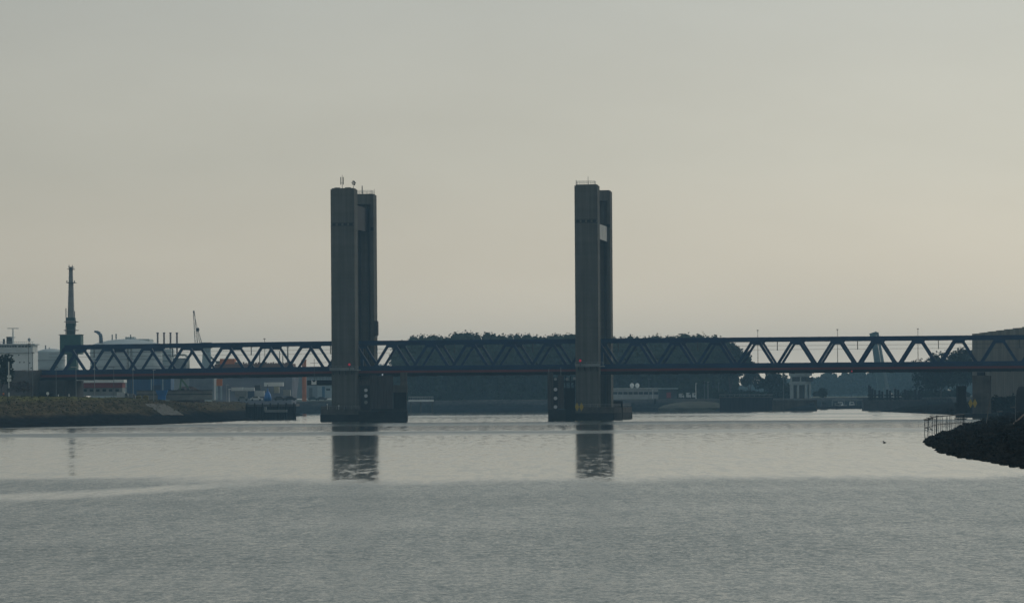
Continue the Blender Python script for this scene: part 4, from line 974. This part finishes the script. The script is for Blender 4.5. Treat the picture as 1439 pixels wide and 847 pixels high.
# concrete ramp draped on the slope
rows = []
for j in range(7):
    v = j / 6; yl = 567.5 + 15.5 * v; xl, xr = 204 + 24 * v + random.uniform(-1.5, 1), 231 + 26 * v + random.uniform(-1, 1.5)
    rows.append([ray(xl + (xr - xl) * i / 6, yl) for i in range(7)])
if all(p for r in rows for p in r):
    b = MB(); vs = [p + Vector((0, -.12, .14)) for r in rows for p in r]
    b.add(vs + [p - Vector((0, -.12, .4)) for r in rows for p in r], [(j * 7 + i, j * 7 + i + 1, j * 7 + i + 8, j * 7 + i + 7) for j in range(6) for i in range(6)] + [(j * 7, j * 7 + 7, 49 + j * 7 + 7, 49 + j * 7) for j in range(6)] + [(j * 7 + 6, j * 7 + 13, 49 + j * 7 + 13, 49 + j * 7 + 6) for j in range(6)] + [(42 + i, 43 + i, 49 + 43 + i, 49 + 42 + i) for i in range(6)])
    tag(b.build('slipway', mat('slipway_concrete', (.27, .25, .215), .95, .25, (.9, .5, .9), c2=(.15, .135, .11), spec=0), base=(0, 0, 0)), 'pale concrete ramp lying on the dike slope', 'ramp')
# timber jetty at the dike's end
t = pthing('jetty', 390, 588, 1092, 'dark timber jetty at the end of the dike', 'jetty')
j0, j1 = at(345, 590, 1092), at(416, 590, 1092); zt = at(400, 567.5, 1092).z
b = MB(); b.box(j0.x, j1.x, 1092, 1110, zt - .7, zt); b.build('deck', mat('jetty_deck', (.10, .10, .095), .9, .3), t)
b = MB(); k = j0.x
while k < j1.x: b.box(k, min(k + .42, j1.x), 1092.3, 1092.8, -.8, zt - .703); k += .46
b.build('sheeting', DTIMBER, t)
b = MB(); k = j0.x + .5
while k < j1.x: b.cyl((k, 1091.7, -.8), (k, 1091.7, zt + .4), .2, n=8); k += 2.4
b.build('pile', DTIMBER, t)
t = pthing('workboat', 392, 569, 1090, 'pale upturned pontoon lying along the jetty', 'pontoon')
b = MB(); pbox(b, 372, 403, 575.5, 579, 1088.5, 2.4); pbox(b, 371, 374, 571.5, 577, 1088.4, 2.6); b.build('hull', mat('grey_pontoon', (.24, .245, .235), .8, .2), t)

LPD = 'poles along the dike'
for px, yt, lb, m in ((46, 496, 'plain grey pole before the white ship', GREYST), (40.5, 484, 'dark lattice mast before the white ship', DKMAST), (79, 516, 'lamp post left of the abutment', GREYST), (107, 516, 'lamp post over the left end of red banded shed', STEEL),
                      (133, 508, 'pale lamp post over the middle of red banded shed', STEEL), (160, 516, 'lamp post over the right end of red banded shed', GREYST), (187, 520, 'lamp post left of the blue building', STEEL), (216, 520, 'lamp post before the blue building', STEEL)):
    p = at(px, 555, 1000); lamp_post(px, 555, yt, 1000, lb, m, -1.2 if px in (107, 160) else .3, .11 if px < 100 else .09, LPD, gz=gz_at(p.x, 1000) - .1)
t = pthing('railway_signal', 12, 552, 960, 'white signal mast with lamp heads at far left', 'signal mast')
p = at(12.5, 552, 960); q = at(12.5, 508, 960)
b = MB(); b.cyl((p.x, 960, gz_at(p.x, 960) - .1), (p.x, 960, q.z), .15, n=8); b.build('pole', OFFW, t)
for y in (529, 534): b = MB(); pbox(b, 10, 15.5, y - 2, y + 1.8, 959.6, .3); b.build('signal_head', OFFW, t)
b = MB(); pbox(b, 10, 15, 545, 551, 959.7, .5); b.build('relay_box', DKMAST, t)
for px, h, lb in ((67, 6, 'round white road sign on a short post by the abutment'), (82, 5, 'short white marker post under the left bridge end'), (97, 5, 'striped white marker post beside the abutment')):
    p = at(px, 556, 985); z = gz_at(p.x, 985); b = MB(); b.cyl((p.x, 985, z - .1), (p.x, 985, z + 1.3), .12 if px > 70 else .06, n=8)
    if px < 70: b.cyl((p.x, 984.9, z + 1.5), (p.x, 985.0, z + 1.5), .42, n=16)
    tag(b.build('marker_post', WHITE), lb, 'marker post', 'white markers on the dike')
p = at(5, 556, 965)
t = empty('person', (p.x, 965, gz_at(p.x, 965)), 'person in orange vest standing on the dike at far left', 'person')
def person(root, vest):
    o = root_loc(root); z = o.z
    v = [((0, 0, .95), .17), ((0, 0, 1.2), .19), ((0, 0, 1.42), .20), ((0, 0, 1.55), .08), ((0, -.02, 1.70), .12), ((.1, 0, .5), .10), ((.11, 0, .08), .07), ((-.1, 0, .5), .10), ((-.12, 0, .08), .07), ((.27, 0, 1.15), .07), ((.30, -.08, .88), .055), ((-.27, 0, 1.15), .07), ((-.30, -.08, .88), .055), ((.11, -.14, .05), .05), ((-.12, -.14, .05), .05)]
    e = [(0, 1), (1, 2), (2, 3), (3, 4), (0, 5), (5, 6), (0, 7), (7, 8), (2, 9), (9, 10), (2, 11), (11, 12), (6, 13), (8, 14)]
    me = bpy.data.meshes.new('body'); me.from_pydata([a for a, _ in v], e, []); me.update()
    ob = bpy.data.objects.new('body', me); S.collection.objects.link(ob); ob.parent = root
    ob.modifiers.new('skin', 'SKIN'); sk = me.skin_vertices[0].data
    for i, (_, r) in enumerate(v): sk[i].radius = (r, r * .8)
    sk[0].use_root = True
    ss_ = ob.modifiers.new('sub', 'SUBSURF'); ss_.levels = 2; ss_.render_levels = 2
    me.materials.append(mat('dark_clothes', (.03, .03, .04), .9))
    b = MB(); b.lathe(o, [(.15, .93), (.24, 1.0), (.25, 1.3), (.22, 1.45), (.12, 1.5)], 14); b.build('vest', vest, root, True)
person(t, ORANGE)

# long white shed with a red band
D = 1125
t = pthing('depot_shed', 134, 553, D, 'long low shed with white roof and dull red band', 'shed')
b = MB(); pbox(b, 96, 172, 544.7, 556, D, 8); b.build('wall', GREYB, t)
b = MB(); pbox(b, 95.5, 172, 537.6, 544.65, D - .4, 9); b.build('red_band', BRICKR, t)
b = MB(); pbox(b, 93.5, 174, 533.4, 537.5, D - .8, 10); b.build('roof', WHITE, t)
b = MB()
for k in range(8): pbox(b, 99 + k * 9, 104 + k * 9, 546.5, 550, D - .08, .07)
b.build('window', GLASS, t)
D = 1180
t = pthing('blue_building', 205, 553, D, 'dark blue clad building under the left span', 'building')
b = MB(); pbox(b, 178, 240, 526, 556, D, 12); b.build('wall', BLUEB, t)
for x in (186, 212, 228): b = MB(); pbox(b, x, x + 1.6, 527, 556, D - .15, .14); b.build('corner_trim', PALEB, t)
b = MB(); pbox(b, 214, 226, 541, 556, D - .12, .1); b.build('gate', mat('navy_gate', (.015, .04, .10), .6), t)
b = MB(); pbox(b, 177, 241, 524.6, 525.97, D - .5, 13); b.build('roof', GREYB, t)
# low wall along the quay
D = 1105
t = pthing('quay_wall', 245, 561, D, 'long low grey concrete wall on the dike below the blue building', 'wall')
b = MB(); pbox(b, 192, 298, 549, 562, D, .8); b.build('wall', mat('weathered_wall', (.20, .20, .18), .9, .25, (.3, .3, .6)), t)
b = MB(); pbox(b, 191.5, 298.5, 547.8, 548.97, D - .2, 1.2); b.build('coping', CONCB, t)
b = MB(); pbox(b, 192, 298, 553.4, 554.4, D - .06, .05); b.build('dark_stripe', BLACK, t)  # black stripe laid along the wall face
D = 1150
b = MB(); c = at(262, 549, D); b.ell((c.x, D + 3, 6.3), (5.4, 4, 4.1), 20, 8, .08)
tag(b.build('scrap_heap', mat('scrap', (.075, .055, .05), .95, .5, (2, 2, 2))), 'low brown scrap heap behind the quay wall', 'heap')
# green material handler
D = 1146
t = pthing('material_handler', 256, 549, D, 'green material handler with bent arm over the scrap heap', 'excavator')
GA = mat('faded_green', (.07, .15, .07), .6, .2)
c = at(254, 549, D)
b = MB(); b.box(c.x - 1.6, c.x + 1.2, D + 1, D + 3.4, 6.9, 8.3); b.build('body', GA, t)
b = MB(); b.box(c.x - .2, c.x + 1.1, D + .8, D + 2.1, 8.35, 9.9); b.build('cab', GLASS, t)
b = MB(); b.box(c.x - 1.8, c.x + 1.5, D + .8, D + 3.6, 6.2, 6.88); b.build('track', TYRE, t)
b = MB(); b.bar(at(253, 549, D), at(254.5, 532, D), .5, .5); b.bar(at(254.5, 532, D), at(264.5, 545, D), .45, .55); b.build('arm', GA, t)
b = MB(); b.bar(at(264.5, 545, D), at(265, 549, D), .7, .9); b.build('grab', DKMAST, t)
# blue skip and parked trucks
def truck(px, yb, yt, wpx, D, boxm, cabm, label, gz):
    c = at(px, yb, D); w = wpx * D / F; h = (yb - yt) * D / F; z = gz
    t = empty('parked_truck', (c.x, D, z), label, 'truck', 'vehicles on the dike')
    b = MB(); b.box(c.x - w / 2, c.x + w * .18, D, D + 2.4, z + h * .28, z + h); b.build('cargo_box', boxm, t)
    b = MB(); b.hexa([(c.x + w * .2, D, z + h * .22), (c.x + w / 2, D, z + h * .22), (c.x + w / 2, D + 2.3, z + h * .22), (c.x + w * .2, D + 2.3, z + h * .22), (c.x + w * .2, D, z + h * .85), (c.x + w * .44, D, z + h * .85), (c.x + w * .44, D + 2.3, z + h * .85), (c.x + w * .2, D + 2.3, z + h * .85)]); b.build('cab', cabm, t)
    b = MB(); b.box(c.x + w * .27, c.x + w * .42, D - .04, D - .01, z + h * .52, z + h * .76); b.build('window', GLASS, t)
    b = MB(); b.box(c.x - w / 2, c.x + w * .46, D + .2, D + 2.1, z + h * .17, z + h * .275); b.build('chassis', DKMAST, t)
    for q in (-.38, -.22, .33):
        b = MB(); b.cyl((c.x + w * q, D - .02, z + h * .14), (c.x + w * q, D + .4, z + h * .14), h * .14, n=12); b.build('wheel', TYRE, t)
truck(172, 556, 545.5, 16, 1060, OFFW, GREYB, 'pale truck parked below right end of the red banded shed', 6.4)
truck(185, 556, 547.5, 9, 1050, GREYB, DKMAST, 'small grey van parked left of the quay wall', 6.4)
b = MB(); D = 1098; c = at(227, 553, D); b.hexa([(c.x - 1.3, D, 7.6), (c.x + 1.3, D, 7.6), (c.x + 1.3, D + 2, 7.6), (c.x - 1.3, D + 2, 7.6), (c.x - 1.9, D - .1, 9.2), (c.x + 1.9, D - .1, 9.2), (c.x + 1.9, D + 2.1, 9.2), (c.x - 1.9, D + 2.1, 9.2)]); b.box(c.x - 1.2, c.x + 1.2, D + .1, D + 1.9, 6.2, 7.6)
tag(b.build('waste_skip', BRTBLUE), 'bright blue skip in front of the blue building', 'skip')
for px in (194.5, 204.5):
    c = at(px, 559, 1040); b = MB(); b.box(c.x - .8, c.x + .8, 1040, 1041, 6.2, 7.2); b.ell((c.x, 1040.5, 7.2), (.8, .5, .4), 10, 6); tag(b.build('gas_hydrant_box', mat('dull_yellow', (.22, .18, .03), .8, .3)), ('left' if px < 200 else 'right') + ' dull yellow box on the grass before quay wall', 'box', 'yellow boxes on the dike')

# quay clutter behind the jetty
def container(px0, px1, yt, yb, D, m, label, cat='container'):
    t = pthing('cargo_container', (px0 + px1) / 2, yb, D, label, cat, 'containers on the quay')
    b = MB(); pbox(b, px0, px1, yt, yb, D, 2.5); b.build('body', m, t)
    b = MB(); w = (px1 - px0); k = 0
    while k < w - .6: pbox(b, px0 + k + .2, px0 + k + .6, yt + .5, yb - .5, D - .06, .05); k += 1.3
    b.build('rib', m, t)
container(325, 341, 544, 549, 1230, OFFW, 'white trailer box at left end of the quay clutter')
container(341.5, 357, 544.3, 549, 1232, OFFW, 'white trailer box touching the leftmost white one')
container(348, 357, 549.3, 560, 1228, mat('dull_blue', (.06, .10, .16), .7), 'dull blue container under the second white trailer')
container(330, 347, 549.5, 558, 1236, mat('grey_container', (.30, .31, .30), .7), 'pale grey container under the first white trailer')
container(357.5, 366, 541, 548, 1240, mat('black_container', (.05, .055, .06), .7), 'dark container between the trailers and the white tank')
container(371, 398, 537, 542.5, 1250, WHITE, 'long white tank body high on the quay', 'container')
container(358, 371, 549, 557, 1234, OFFW, 'off-white container right of the dull blue one')
container(385, 392, 543, 552, 1246, mat('cream_container', (.40, .38, .28), .7), 'cream container below the long white tank')
container(398, 408, 547.5, 556, 1240, mat('stone_container', (.34, .34, .30), .7), 'stone coloured container left of the orange column')
for px, w, h, lb in ((376, 9, 14, 'large bright blue hopper cone below the white tank'),):
    c = at(px, 561, 1222); t = empty('blue_hopper', (c.x, 1222, 5.5), lb, 'hopper')
    b = MB(); b.lathe((c.x, 1223, 5.5), [(1.3, 0), (1.3, 1.4), (.9, 2.6), (.25, 3.6), (.2, 4.4)], 14); b.build('body', BRTBLUE, t, True)
    b = MB(); b.cyl((c.x, 1223, 9.9), (c.x, 1223, 11.2), .1, n=6); b.build('vent_pipe', DKMAST, t)
for px, yb, lb, m in ((393, 560, 'dark car parked below the cream container', DKMAST), (408, 561, 'black car beside the stone coloured container', BLACK), (360, 563, 'pale car at the front of the quay', OFFW), (341, 562, 'grey car left on the quay front', GREYB), (452, 557, 'dark car beside the pale cabin', DKMAST), (440, 557, 'dark green car left of the pale cabin', mat('dark_green_car', (.03, .06, .055), .4))):
    D = 1215 if px < 430 else 1530; gz = 5.6 if px < 430 else 5.3
    c = at(px, yb, D); t = empty('parked_car', (c.x, D, gz), lb, 'car', 'cars parked on the quay')
    sc_c = 1.0 if px < 430 else 1.1
    b = MB(); x0 = c.x - 2.1 * sc_c; pts = [(0, .35), (4.2, .35), (4.2, .85), (3.3, 1.0), (2.7, 1.5), (1.1, 1.5), (.45, 1.0), (0, .9)]
    b.prism([(x0 + a_ * sc_c, D, gz + z * sc_c) for a_, z in pts], (0, 1.75, 0)); b.build('body', m, t)
    b = MB(); b.prism([(x0 + a_ * sc_c, D - .02, gz + z * sc_c) for a_, z in ((.75, 1.02), (3.05, 1.02), (2.62, 1.42), (1.15, 1.42))], (0, .015, 0)); b.build('window', GLASS, t)
    for q in (.8, 3.4): b = MB(); b.cyl((x0 + q * sc_c, D - .03, gz + .34), (x0 + q * sc_c, D + .25, gz + .34), .34, n=12); b.build('wheel', TYRE, t)
# orange topped post and orange column
t = pthing('orange_marker', 308, 566, 1140, 'grey post with orange head beside the quay wall end', 'marker')
c = at(308, 561, 1140); b = MB(); c0, c1 = at(303.5, 561, 1140), at(312, 561, 1140)
b.box(c0.x, c0.x + .5, 1140, 1140.6, 6.0, at(308, 542, 1140).z); b.box(c1.x - .5, c1.x, 1140, 1140.6, 6.0, at(308, 542, 1140).z); b.build('leg', PALEB, t)
b = MB(); pbox(b, 304, 312, 532.5, 541.9, 1140, 1.4); b.build('head', ORANGE, t)
t = pthing('orange_column', 427, 557, 1535, 'tall orange column on the quay left of the signal platform', 'column')
b = MB(); c = at(427.5, 557, 1535); b.cyl((c.x, 1536, 4.9), (c.x, 1536, 22.5), .95, n=14); b.build('shaft', ORANGE, t)
b = MB(); b.cyl((c.x, 1536, 22.5), (c.x, 1536, 23.0), 1.15, n=14); b.build('cap', ORANGE, t)
for px, yt, yb, m, lb in ((318.5, 541, 564, STEEL, 'pale twin-arm lamp post at the dike end'), (322, 547, 564, WHITE, 'short white post at the dike end')):
    lamp_post(px, yb, yt, 1130, lb, m, .4, .14, LPD, gz=5.4)
t = pthing('site_cabin', 458, 557, 1545, 'pale site cabin with a blue door left of the towers', 'cabin')
b = MB(); pbox(b, 446, 470, 541, 558, 1545, 6); b.build('wall', PALEB, t)
b = MB(); pbox(b, 452.5, 456.5, 543, 558, 1544.9, .08); b.build('door', mat('door_blue', (.05, .15, .26), .6), t)
b = MB(); pbox(b, 458.5, 464, 545.5, 548.5, 1544.9, .08); b.build('window', GLASS, t)
b = MB(); pbox(b, 445.5, 471, 539.8, 540.97, 1544.5, 7); b.build('roof', OFFW, t)
t = pthing('warehouse', 420, 557, 1560, 'grey-blue warehouse behind the orange column', 'building')
b = MB(); pbox(b, 398, 472, 526, 560, 1560, 14); b.build('wall', mat('warehouse_cladding', (.24, .30, .33), .8, .2, (.5, .5, .06)), t)
b = MB(); pbox(b, 397.5, 472.5, 524.5, 525.97, 1559.5, 15); b.build('roof', GREYB, t)
for x in (402, 412, 434): b = MB(); pbox(b, x, x + 5, 545, 559, 1559.9, .08); b.build('door', mat('dull_grey_door', (.12, .14, .15), .7), t)

# ------------------------------------------------------------------ ships, tanks and cranes behind the dike
def hull(b, x0, x1, D, wid, h, bow=.18):
    n = 14; vs = []
    for i in range(n + 1):
        u = i / n; k = 1.0
        if u > 1 - bow: k = max(.02, 1 - ((u - 1 + bow) / bow) ** 2)
        if u < .06: k = .8 + .2 * u / .06
        x = x0 + (x1 - x0) * u; flare = (u > 1 - bow) * (u - 1 + bow) / bow
        vs += [(x - flare * 2, D + wid / 2 - wid / 2 * k * .85, -.6), (x, D + wid / 2 - wid / 2 * k, h * (1 + .06 * flare)), (x, D + wid / 2 + wid / 2 * k, h * (1 + .06 * flare)), (x - flare * 2, D + wid / 2 + wid / 2 * k * .85, -.6)]
    fs = []
    for i in range(n):
        for j in range(3): fs.append((i * 4 + j, i * 4 + j + 1, i * 4 + 5 + j, i * 4 + 4 + j))
    fs += [(0, 3, 2, 1), (n * 4, n * 4 + 1, n * 4 + 2, n * 4 + 3)]
    return b.add(vs, fs)
D = 1400
t = pthing('white_ship', 10, 560, D, 'white ship with bridge house and radar mast at left edge', 'ship')
xa, xb = at(-330, 540, D).x, at(49, 540, D).x; zd = at(20, 521, D).z
b = MB(); hull(b, xb, xa, D - 2, 16, zd); b.build('hull', mat('navy_hull', (.05, .06, .08), .6), t)
b = MB(); pbox(b, -40, 46.8, 495.6, 522, D, 14); b.build('deckhouse', WHITE, t)
b = MB(); pbox(b, -40, 46, 488.2, 495.55, D - .8, 14); pbox(b, -40, 48.5, 483, 484.6, D - 1.2, 15); pbox(b, -40, 46.5, 484.65, 488.15, D + .3, 13); b.build('wheelhouse', OFFW, t)
b = MB()
for k in range(10): pbox(b, -12 + k * 3.6, -9 + k * 3.6, 485.2, 487.6, D + .2, .09)
for k in range(4): pbox(b, 25.5 + k * 4.6, 29.3 + k * 4.6, 485.2, 487.6, D + .2, .09)
b.build('window', GLASS, t)
b = MB()
for x, y in ((12, 498), (15, 498), (25.5, 498), (27, 508), (33, 508), (41, 509), (43, 516)): pbox(b, x, x + 1.6, y, y + 1.6, D - .08, .07)
b.build('porthole', GLASS, t)
b = MB(); c = at(18.3, 483, D + 4); b.cyl((c.x, D + 4, c.z), (c.x, D + 4, at(18, 461, D).z), .4, .2, 8); b.bar(at(10.5, 461.3, D + 4), at(26.5, 461.3, D + 4), .3, .3); b.bar(at(15, 474, D + 4), at(22, 474, D + 4), .25, .25); b.build('radar_mast', OFFW, t)
b = MB(); pbox(b, 9, 17, 473, 483, D + 6, 4); pbox(b, 4, 6.5, 476, 483, D + 5, 1); b.build('funnel', DKMAST, t)
b = MB(); c = at(41, 477, D + 4); b.ell((c.x, D + 4, c.z), (.6, .6, .7), 10, 6); b.cyl((c.x, D + 4, c.z - 2.2), (c.x, D + 4, c.z), .12, n=6); b.build('radome', STEEL, t, True)
b = MB()
for k in range(18): pbox(b, -2 + k * 2.8, -1.7 + k * 2.8, 480, 482.98, D - 1, .08)
pbox(b, -5, 48, 480, 480.4, D - 1.1, .09); b.build('railing', STEEL, t)

# green crane with upright mast
D = 1285
t = pthing('harbour_crane', 99, 556, D, 'green harbour crane with tall grey upright mast', 'crane')
b = MB(); pbox(b, 84, 113.5, 470.5, 497.5, D, 8); b.build('machine_house', GREEN, t)
b = MB(); p0, p1 = at(94, 497.6, D + 1), at(107, 497.6, D + 1); q0, q1 = at(92, 560, D + 1), at(109, 560, D + 1)
b.prism([(q0.x, D + 1, 6.0), (q1.x, D + 1, 6.0), p1, p0], (0, 6, 0)); b.build('pedestal', GREEN, t)
def frus(b, pxc, y0, w0, y1, w1, D, dep):
    a0, a1, c1, c0 = at(pxc - w0 / 2, y0, D), at(pxc + w0 / 2, y0, D), at(pxc + w1 / 2, y1, D), at(pxc - w1 / 2, y1, D); b.prism([a0, a1, c1, c0], (0, dep, 0))
GRN2 = mat('dark_green_steel', (.04, .09, .09), .7)
b = MB(); frus(b, 99, 470.4, 11, 458, 11.5, D + 2, 3.2); frus(b, 99, 457.95, 13, 446, 11, D + 1.8, 3.6); b.build('slewing_column', GRN2, t)
b = MB(); pbox(b, 93, 105, 450.5, 454.2, D + 1.5, .28); b.build('cab_window', STEEL, t)
b = MB(); frus(b, 99.3, 445.9, 8.5, 396.5, 5.8, D + 2.4, 2.2); frus(b, 99.2, 396.45, 5.6, 375, 4.4, D + 2.5, 1.8); b.build('mast', mat('pale_mast_paint', (.24, .25, .25), .7, .2), t)
for y, w in ((397, 12.5), (378, 8.5), (375.4, 6.5), (452, 18), (464, 19), (470.2, 34)): b = MB(); pbox(b, 99 - w / 2, 99 + w / 2, y - .5, y + .25, D + 1.0, 5); b.build('platform', GREYST, t)
b = MB()
for x, y0, y1 in ((92.7, 433, 458), (105, 437, 455), (92.5, 458, 470), (104.5, 458, 470), (94, 394, 397), (104.5, 394, 397), (97, 372.5, 375.4), (101.5, 372.5, 375.4)): pbox(b, x - .5, x + .5, y0, y1, D + 2, .35)
b.build('ladder', GREYST, t)

def tank(px0, px1, yt, yroof, D, label, rings):
    c = at((px0 + px1) / 2, yt, D); r = (px1 - px0) * D / F / 2; zt = c.z
    t = empty('storage_tank', (c.x, D + r, 5), label, 'storage tank', 'storage tanks of the terminal')
    b = MB(); b.cyl((c.x, D + r, 5), (c.x, D + r, zt), r, n=40); sh_ = b.build('shell', TANKM, t)
    q = MB(); zr = at((px0 + px1) / 2, yroof, D).z - zt; q.lathe((c.x, D + r, zt), [(r * 1.005, 0), (r * .8, zr * .42), (r * .5, zr * .8), (r * .2, zr * .98), (.1, zr)], 40); q.build('roof', TANKM, t)
    g = MB()
    for k in range(1, rings): z = 5 + (zt - 5) * k / rings; g.lathe((c.x, D + r, z), [(r + .02, -.14), (r + .30, -.14), (r + .30, .14), (r + .02, .14)], 40)
    g.build('stiffening_ring', GREYB, sh_)
tank(48.5, 88.5, 494, 489.5, 1720, 'smaller grey tank between white ship and green crane', 6)
tank(121, 223, 484.5, 475.5, 1700, 'huge pale storage tank behind the left truss span', 8)
b = MB(); c = at(64, 489, 1740); b.cyl((c.x, 1740, c.z - 2), (c.x, 1740, at(64, 485, 1740).z), .3, n=6); b.cyl((c.x + 1.8, 1740, c.z - 2), (c.x + 1.8, 1740, at(64, 488, 1740).z), .2, n=6)
tag(b.build('vent_stack', GREYST), 'short vent stack on the smaller grey tank', 'vent stack')
D = 1760
t = pthing('plant_building', 205, 556, D, 'pale block of the terminal plant rising behind the huge tank', 'building')
b = MB(); pbox(b, 172, 210, 476.2, 560, D, 20); pbox(b, 176, 189, 473.3, 476.15, D + 1, 8); pbox(b, 206, 241, 490, 560, D + 3, 16); b.build('wall', TANKM, t)
b = MB()
for k in range(5): pbox(b, 173, 240, 498 + k * 8, 500.2 + k * 8, D - .3, .28)
b.build('cladding_band', GREYB, t)
b = MB()
for x, h in ((163, 469), (183.5, 470), (157.5, 470)): pbox(b, x - .7, x + .7, h, 478, D - 30, 1)
b.build('roof_vent', GREYST, t)
t = pthing('exhaust_cowl', 139, 478, 1695, 'blue-grey curved exhaust cowl above the huge tank roof', 'exhaust cowl')
b = MB(); pts = [(142, 482, 5.6), (142, 474, 5.6), (140.5, 469, 5.2), (137, 466.5, 4.2), (132.5, 465.5, 2.6)]
for (x0, y0, w0), (x1, y1, w1) in zip(pts[:-1], pts[1:]): b.cyl(at(x0, y0, 1705), at(x1, y1, 1705), w0 * .17, w1 * .17, 10)
b.build('duct', mat('slate_paint', (.10, .13, .18), .6), t, True)
for k, px in enumerate((221.5, 230.5, 239.5, 248.6)):
    D = 1800; c = at(px, 467, D)
    t = empty('chimney', (c.x, D, 5), ('leftmost', 'second from left', 'third from left', 'rightmost')[k] + ' of four slim brown chimneys beyond the left truss', 'chimney', 'four brown chimneys')
    b = MB(); b.cyl((c.x, D, 5), (c.x, D, c.z - .6), .52, .46, 12); b.build('flue', CHIMN, t, True)
    b = MB(); b.cyl((c.x, D, c.z - .6), (c.x, D, c.z), .60, n=12); b.build('rim', CHIMN, t)
# pipework by the chimneys
t = pthing('pipe_bridge', 255, 512, 1680, 'white looped pipework right of the chimneys', 'pipework')
b = MB()
for (x0, y0), (x1, y1) in (((241, 501), (247, 498.5)), ((247, 498.5), (260, 498.5)), ((260, 498.5), (265, 503)), ((265, 503), (265, 520)), ((241, 501), (241, 520))): b.cyl(at(x0, y0, 1680), at(x1, y1, 1680), .55, n=10)
b.build('pipe', mat('cream_pipe', (.48, .46, .38), .6), t, True)
b = MB(); pbox(b, 243, 262, 503, 560, 1684, 6); b.build('support_block', GREYB, t)
# lattice crane with inclined jib
D = 1500
t = pthing('jib_crane', 288, 556, D, 'slim lattice jib crane on a pale blue pedestal', 'crane')
b = MB(); frus(b, 290, 556, 17, 488, 10, D, 4); b.build('pedestal', PALEB, t)
b = MB(); pbox(b, 282, 297, 481, 489, D - .5, 5); b.build('slewing_house', GREYST, t)
b = MB()
def lattice(b, p, q, w, n, r):
    p, q = Vector(p), Vector(q); off = [Vector((w / 2, w / 2, 0)), Vector((-w / 2, w / 2, 0)), Vector((-w / 2, -w / 2, 0)), Vector((w / 2, -w / 2, 0))]
    for o in off: b.cyl(p + o, q + o * .45, r, r * .8, 4)
    for i in range(n):
        a0, a1 = i / n, (i + 1) / n; o = off[i % 4], off[(i + 1) % 4], off[(i + 2) % 4]
        b.cyl(p.lerp(q, a0) + o[0] * (1 - .55 * a0), p.lerp(q, a1) + o[1] * (1 - .55 * a1), r * .6, n=4)
        b.cyl(p.lerp(q, a0) + o[2] * (1 - .55 * a0), p.lerp(q, a1) + o[1] * (1 - .55 * a1), r * .6, n=4)
lattice(b, at(276.5, 489, D + 2), at(272.5, 439, D + 2), 1.2, 16, .11); b.build('jib', GREYST, t)
b = MB(); lattice(b, at(282.5, 484, D + 2), at(277.5, 462, D + 2), .9, 8, .09); b.ell(at(278, 463, D + 2), (.7, .6, .9), 8, 5); b.build('a_frame', DKMAST, t)
b = MB(); b.cyl(at(272.5, 440, D + 2), at(278, 463, D + 2), .07, n=4); b.cyl(at(278, 463, D + 2), at(284, 482, D + 2), .07, n=4); b.build('stay_rope', DKMAST, t)
b = MB(); b.ell(at(272.4, 438, D + 2), (.4, .4, .5), 8, 5); b.build('jib_head', DKMAST, t)
b = MB(); b.cyl(at(294, 500, D + 1), at(308, 511, D + 1), .45, .25, 8); b.build('lower_arm', GREYST, t)
t = pthing('grey_shed', 268, 558, 1350, 'pale grey shed seen under the truss left of cargo ship', 'shed')
b = MB(); pbox(b, 236, 301, 529, 562, 1350, 14); b.build('wall', mat('shed_cladding', (.30, .33, .34), .8, .2, (.4, .4, .06)), t)
b = MB(); pbox(b, 235.5, 301.5, 527.5, 528.97, 1349.5, 15); b.build('roof', GREYB, t)
b = MB(); pbox(b, 266, 299, 531, 560, 1349.9, .08); b.build('sliding_door', mat('slate_door', (.16, .18, .21), .7), t)
# long brown cargo ship
D = 1450
t = pthing('cargo_ship', 365, 556, D, 'long rust brown cargo ship seen through the left truss', 'ship')
x0, x1 = at(300, 530, D).x, at(419, 530, D).x; zd = at(365, 511, D).z
b = MB(); hull(b, x0, x1, D, 18, zd * .78, .1); b.build('hull', HULLG, t)
b = MB(); b.box(x0 + .4, x1 - 2, D + .3, D + 17, zd * .78 + .003, zd); b.build('hatch_coaming', RUST, t)
b = MB(); pbox(b, 309, 329.5, 503.8, 511.5, D + 1, 10); b.build('deckhouse', ORANGE, t)
b = MB()
for x, y in ((318, 509.3),): pbox(b, 303, 308.5, 507, 511, D + 2, 8); pbox(b, 329.8, 334, 508.5, 511, D + 2, 5)
b.build('winch_house', GREYST, t)
b = MB(); k = 0
while k < 22: pbox(b, 334 + k * 3.5, 336.2 + k * 3.5, 509.6 - (k % 3) * .6, 511, D + 4, 2); k += 1
b.build('deck_gear', RUST, t)
for x, y, lb in ((365, 489, 'thin'), (404.5, 482, 'stout'), (393, 493, 'slim'), (397.5, 495, 'short')):
    b = MB(); c = at(x, 512, D + 8); b.cyl((c.x, D + 8, zd - .5), (c.x, D + 8, at(x, y, D + 8).z), .22 if x != 404.5 else .42, .15, 6)
    if x in (404.5,): b.bar(at(x - 4, y + 4, D + 8), at(x + 4.5, y + 4, D + 8), .25, .3); b.bar(at(x - 2, y + 6, D + 8), at(x + 2, y + 6, D + 8), .25, .25)
    b.build('deck_mast', DKMAST, t)
# overhead line masts standing beyond the left span
for x, y in ((180, 489), (185, 488)):
    c = at(x, 556, 1060); b = MB(); lattice(b, (c.x, 1060, gz_at(c.x, 1060) - .2), (c.x, 1060, at(x, y, 1060).z), .7, 12, .07); b.bar((c.x - .9, 1060, at(x, y + 1, 1060).z), (c.x + .9, 1060, at(x, y + 1, 1060).z), .12, .12)
    tag(b.build('lattice_mast', DKMAST), ('left' if x < 183 else 'right') + ' of two dark lattice masts before the huge tank', 'mast', 'lattice masts behind the left span')
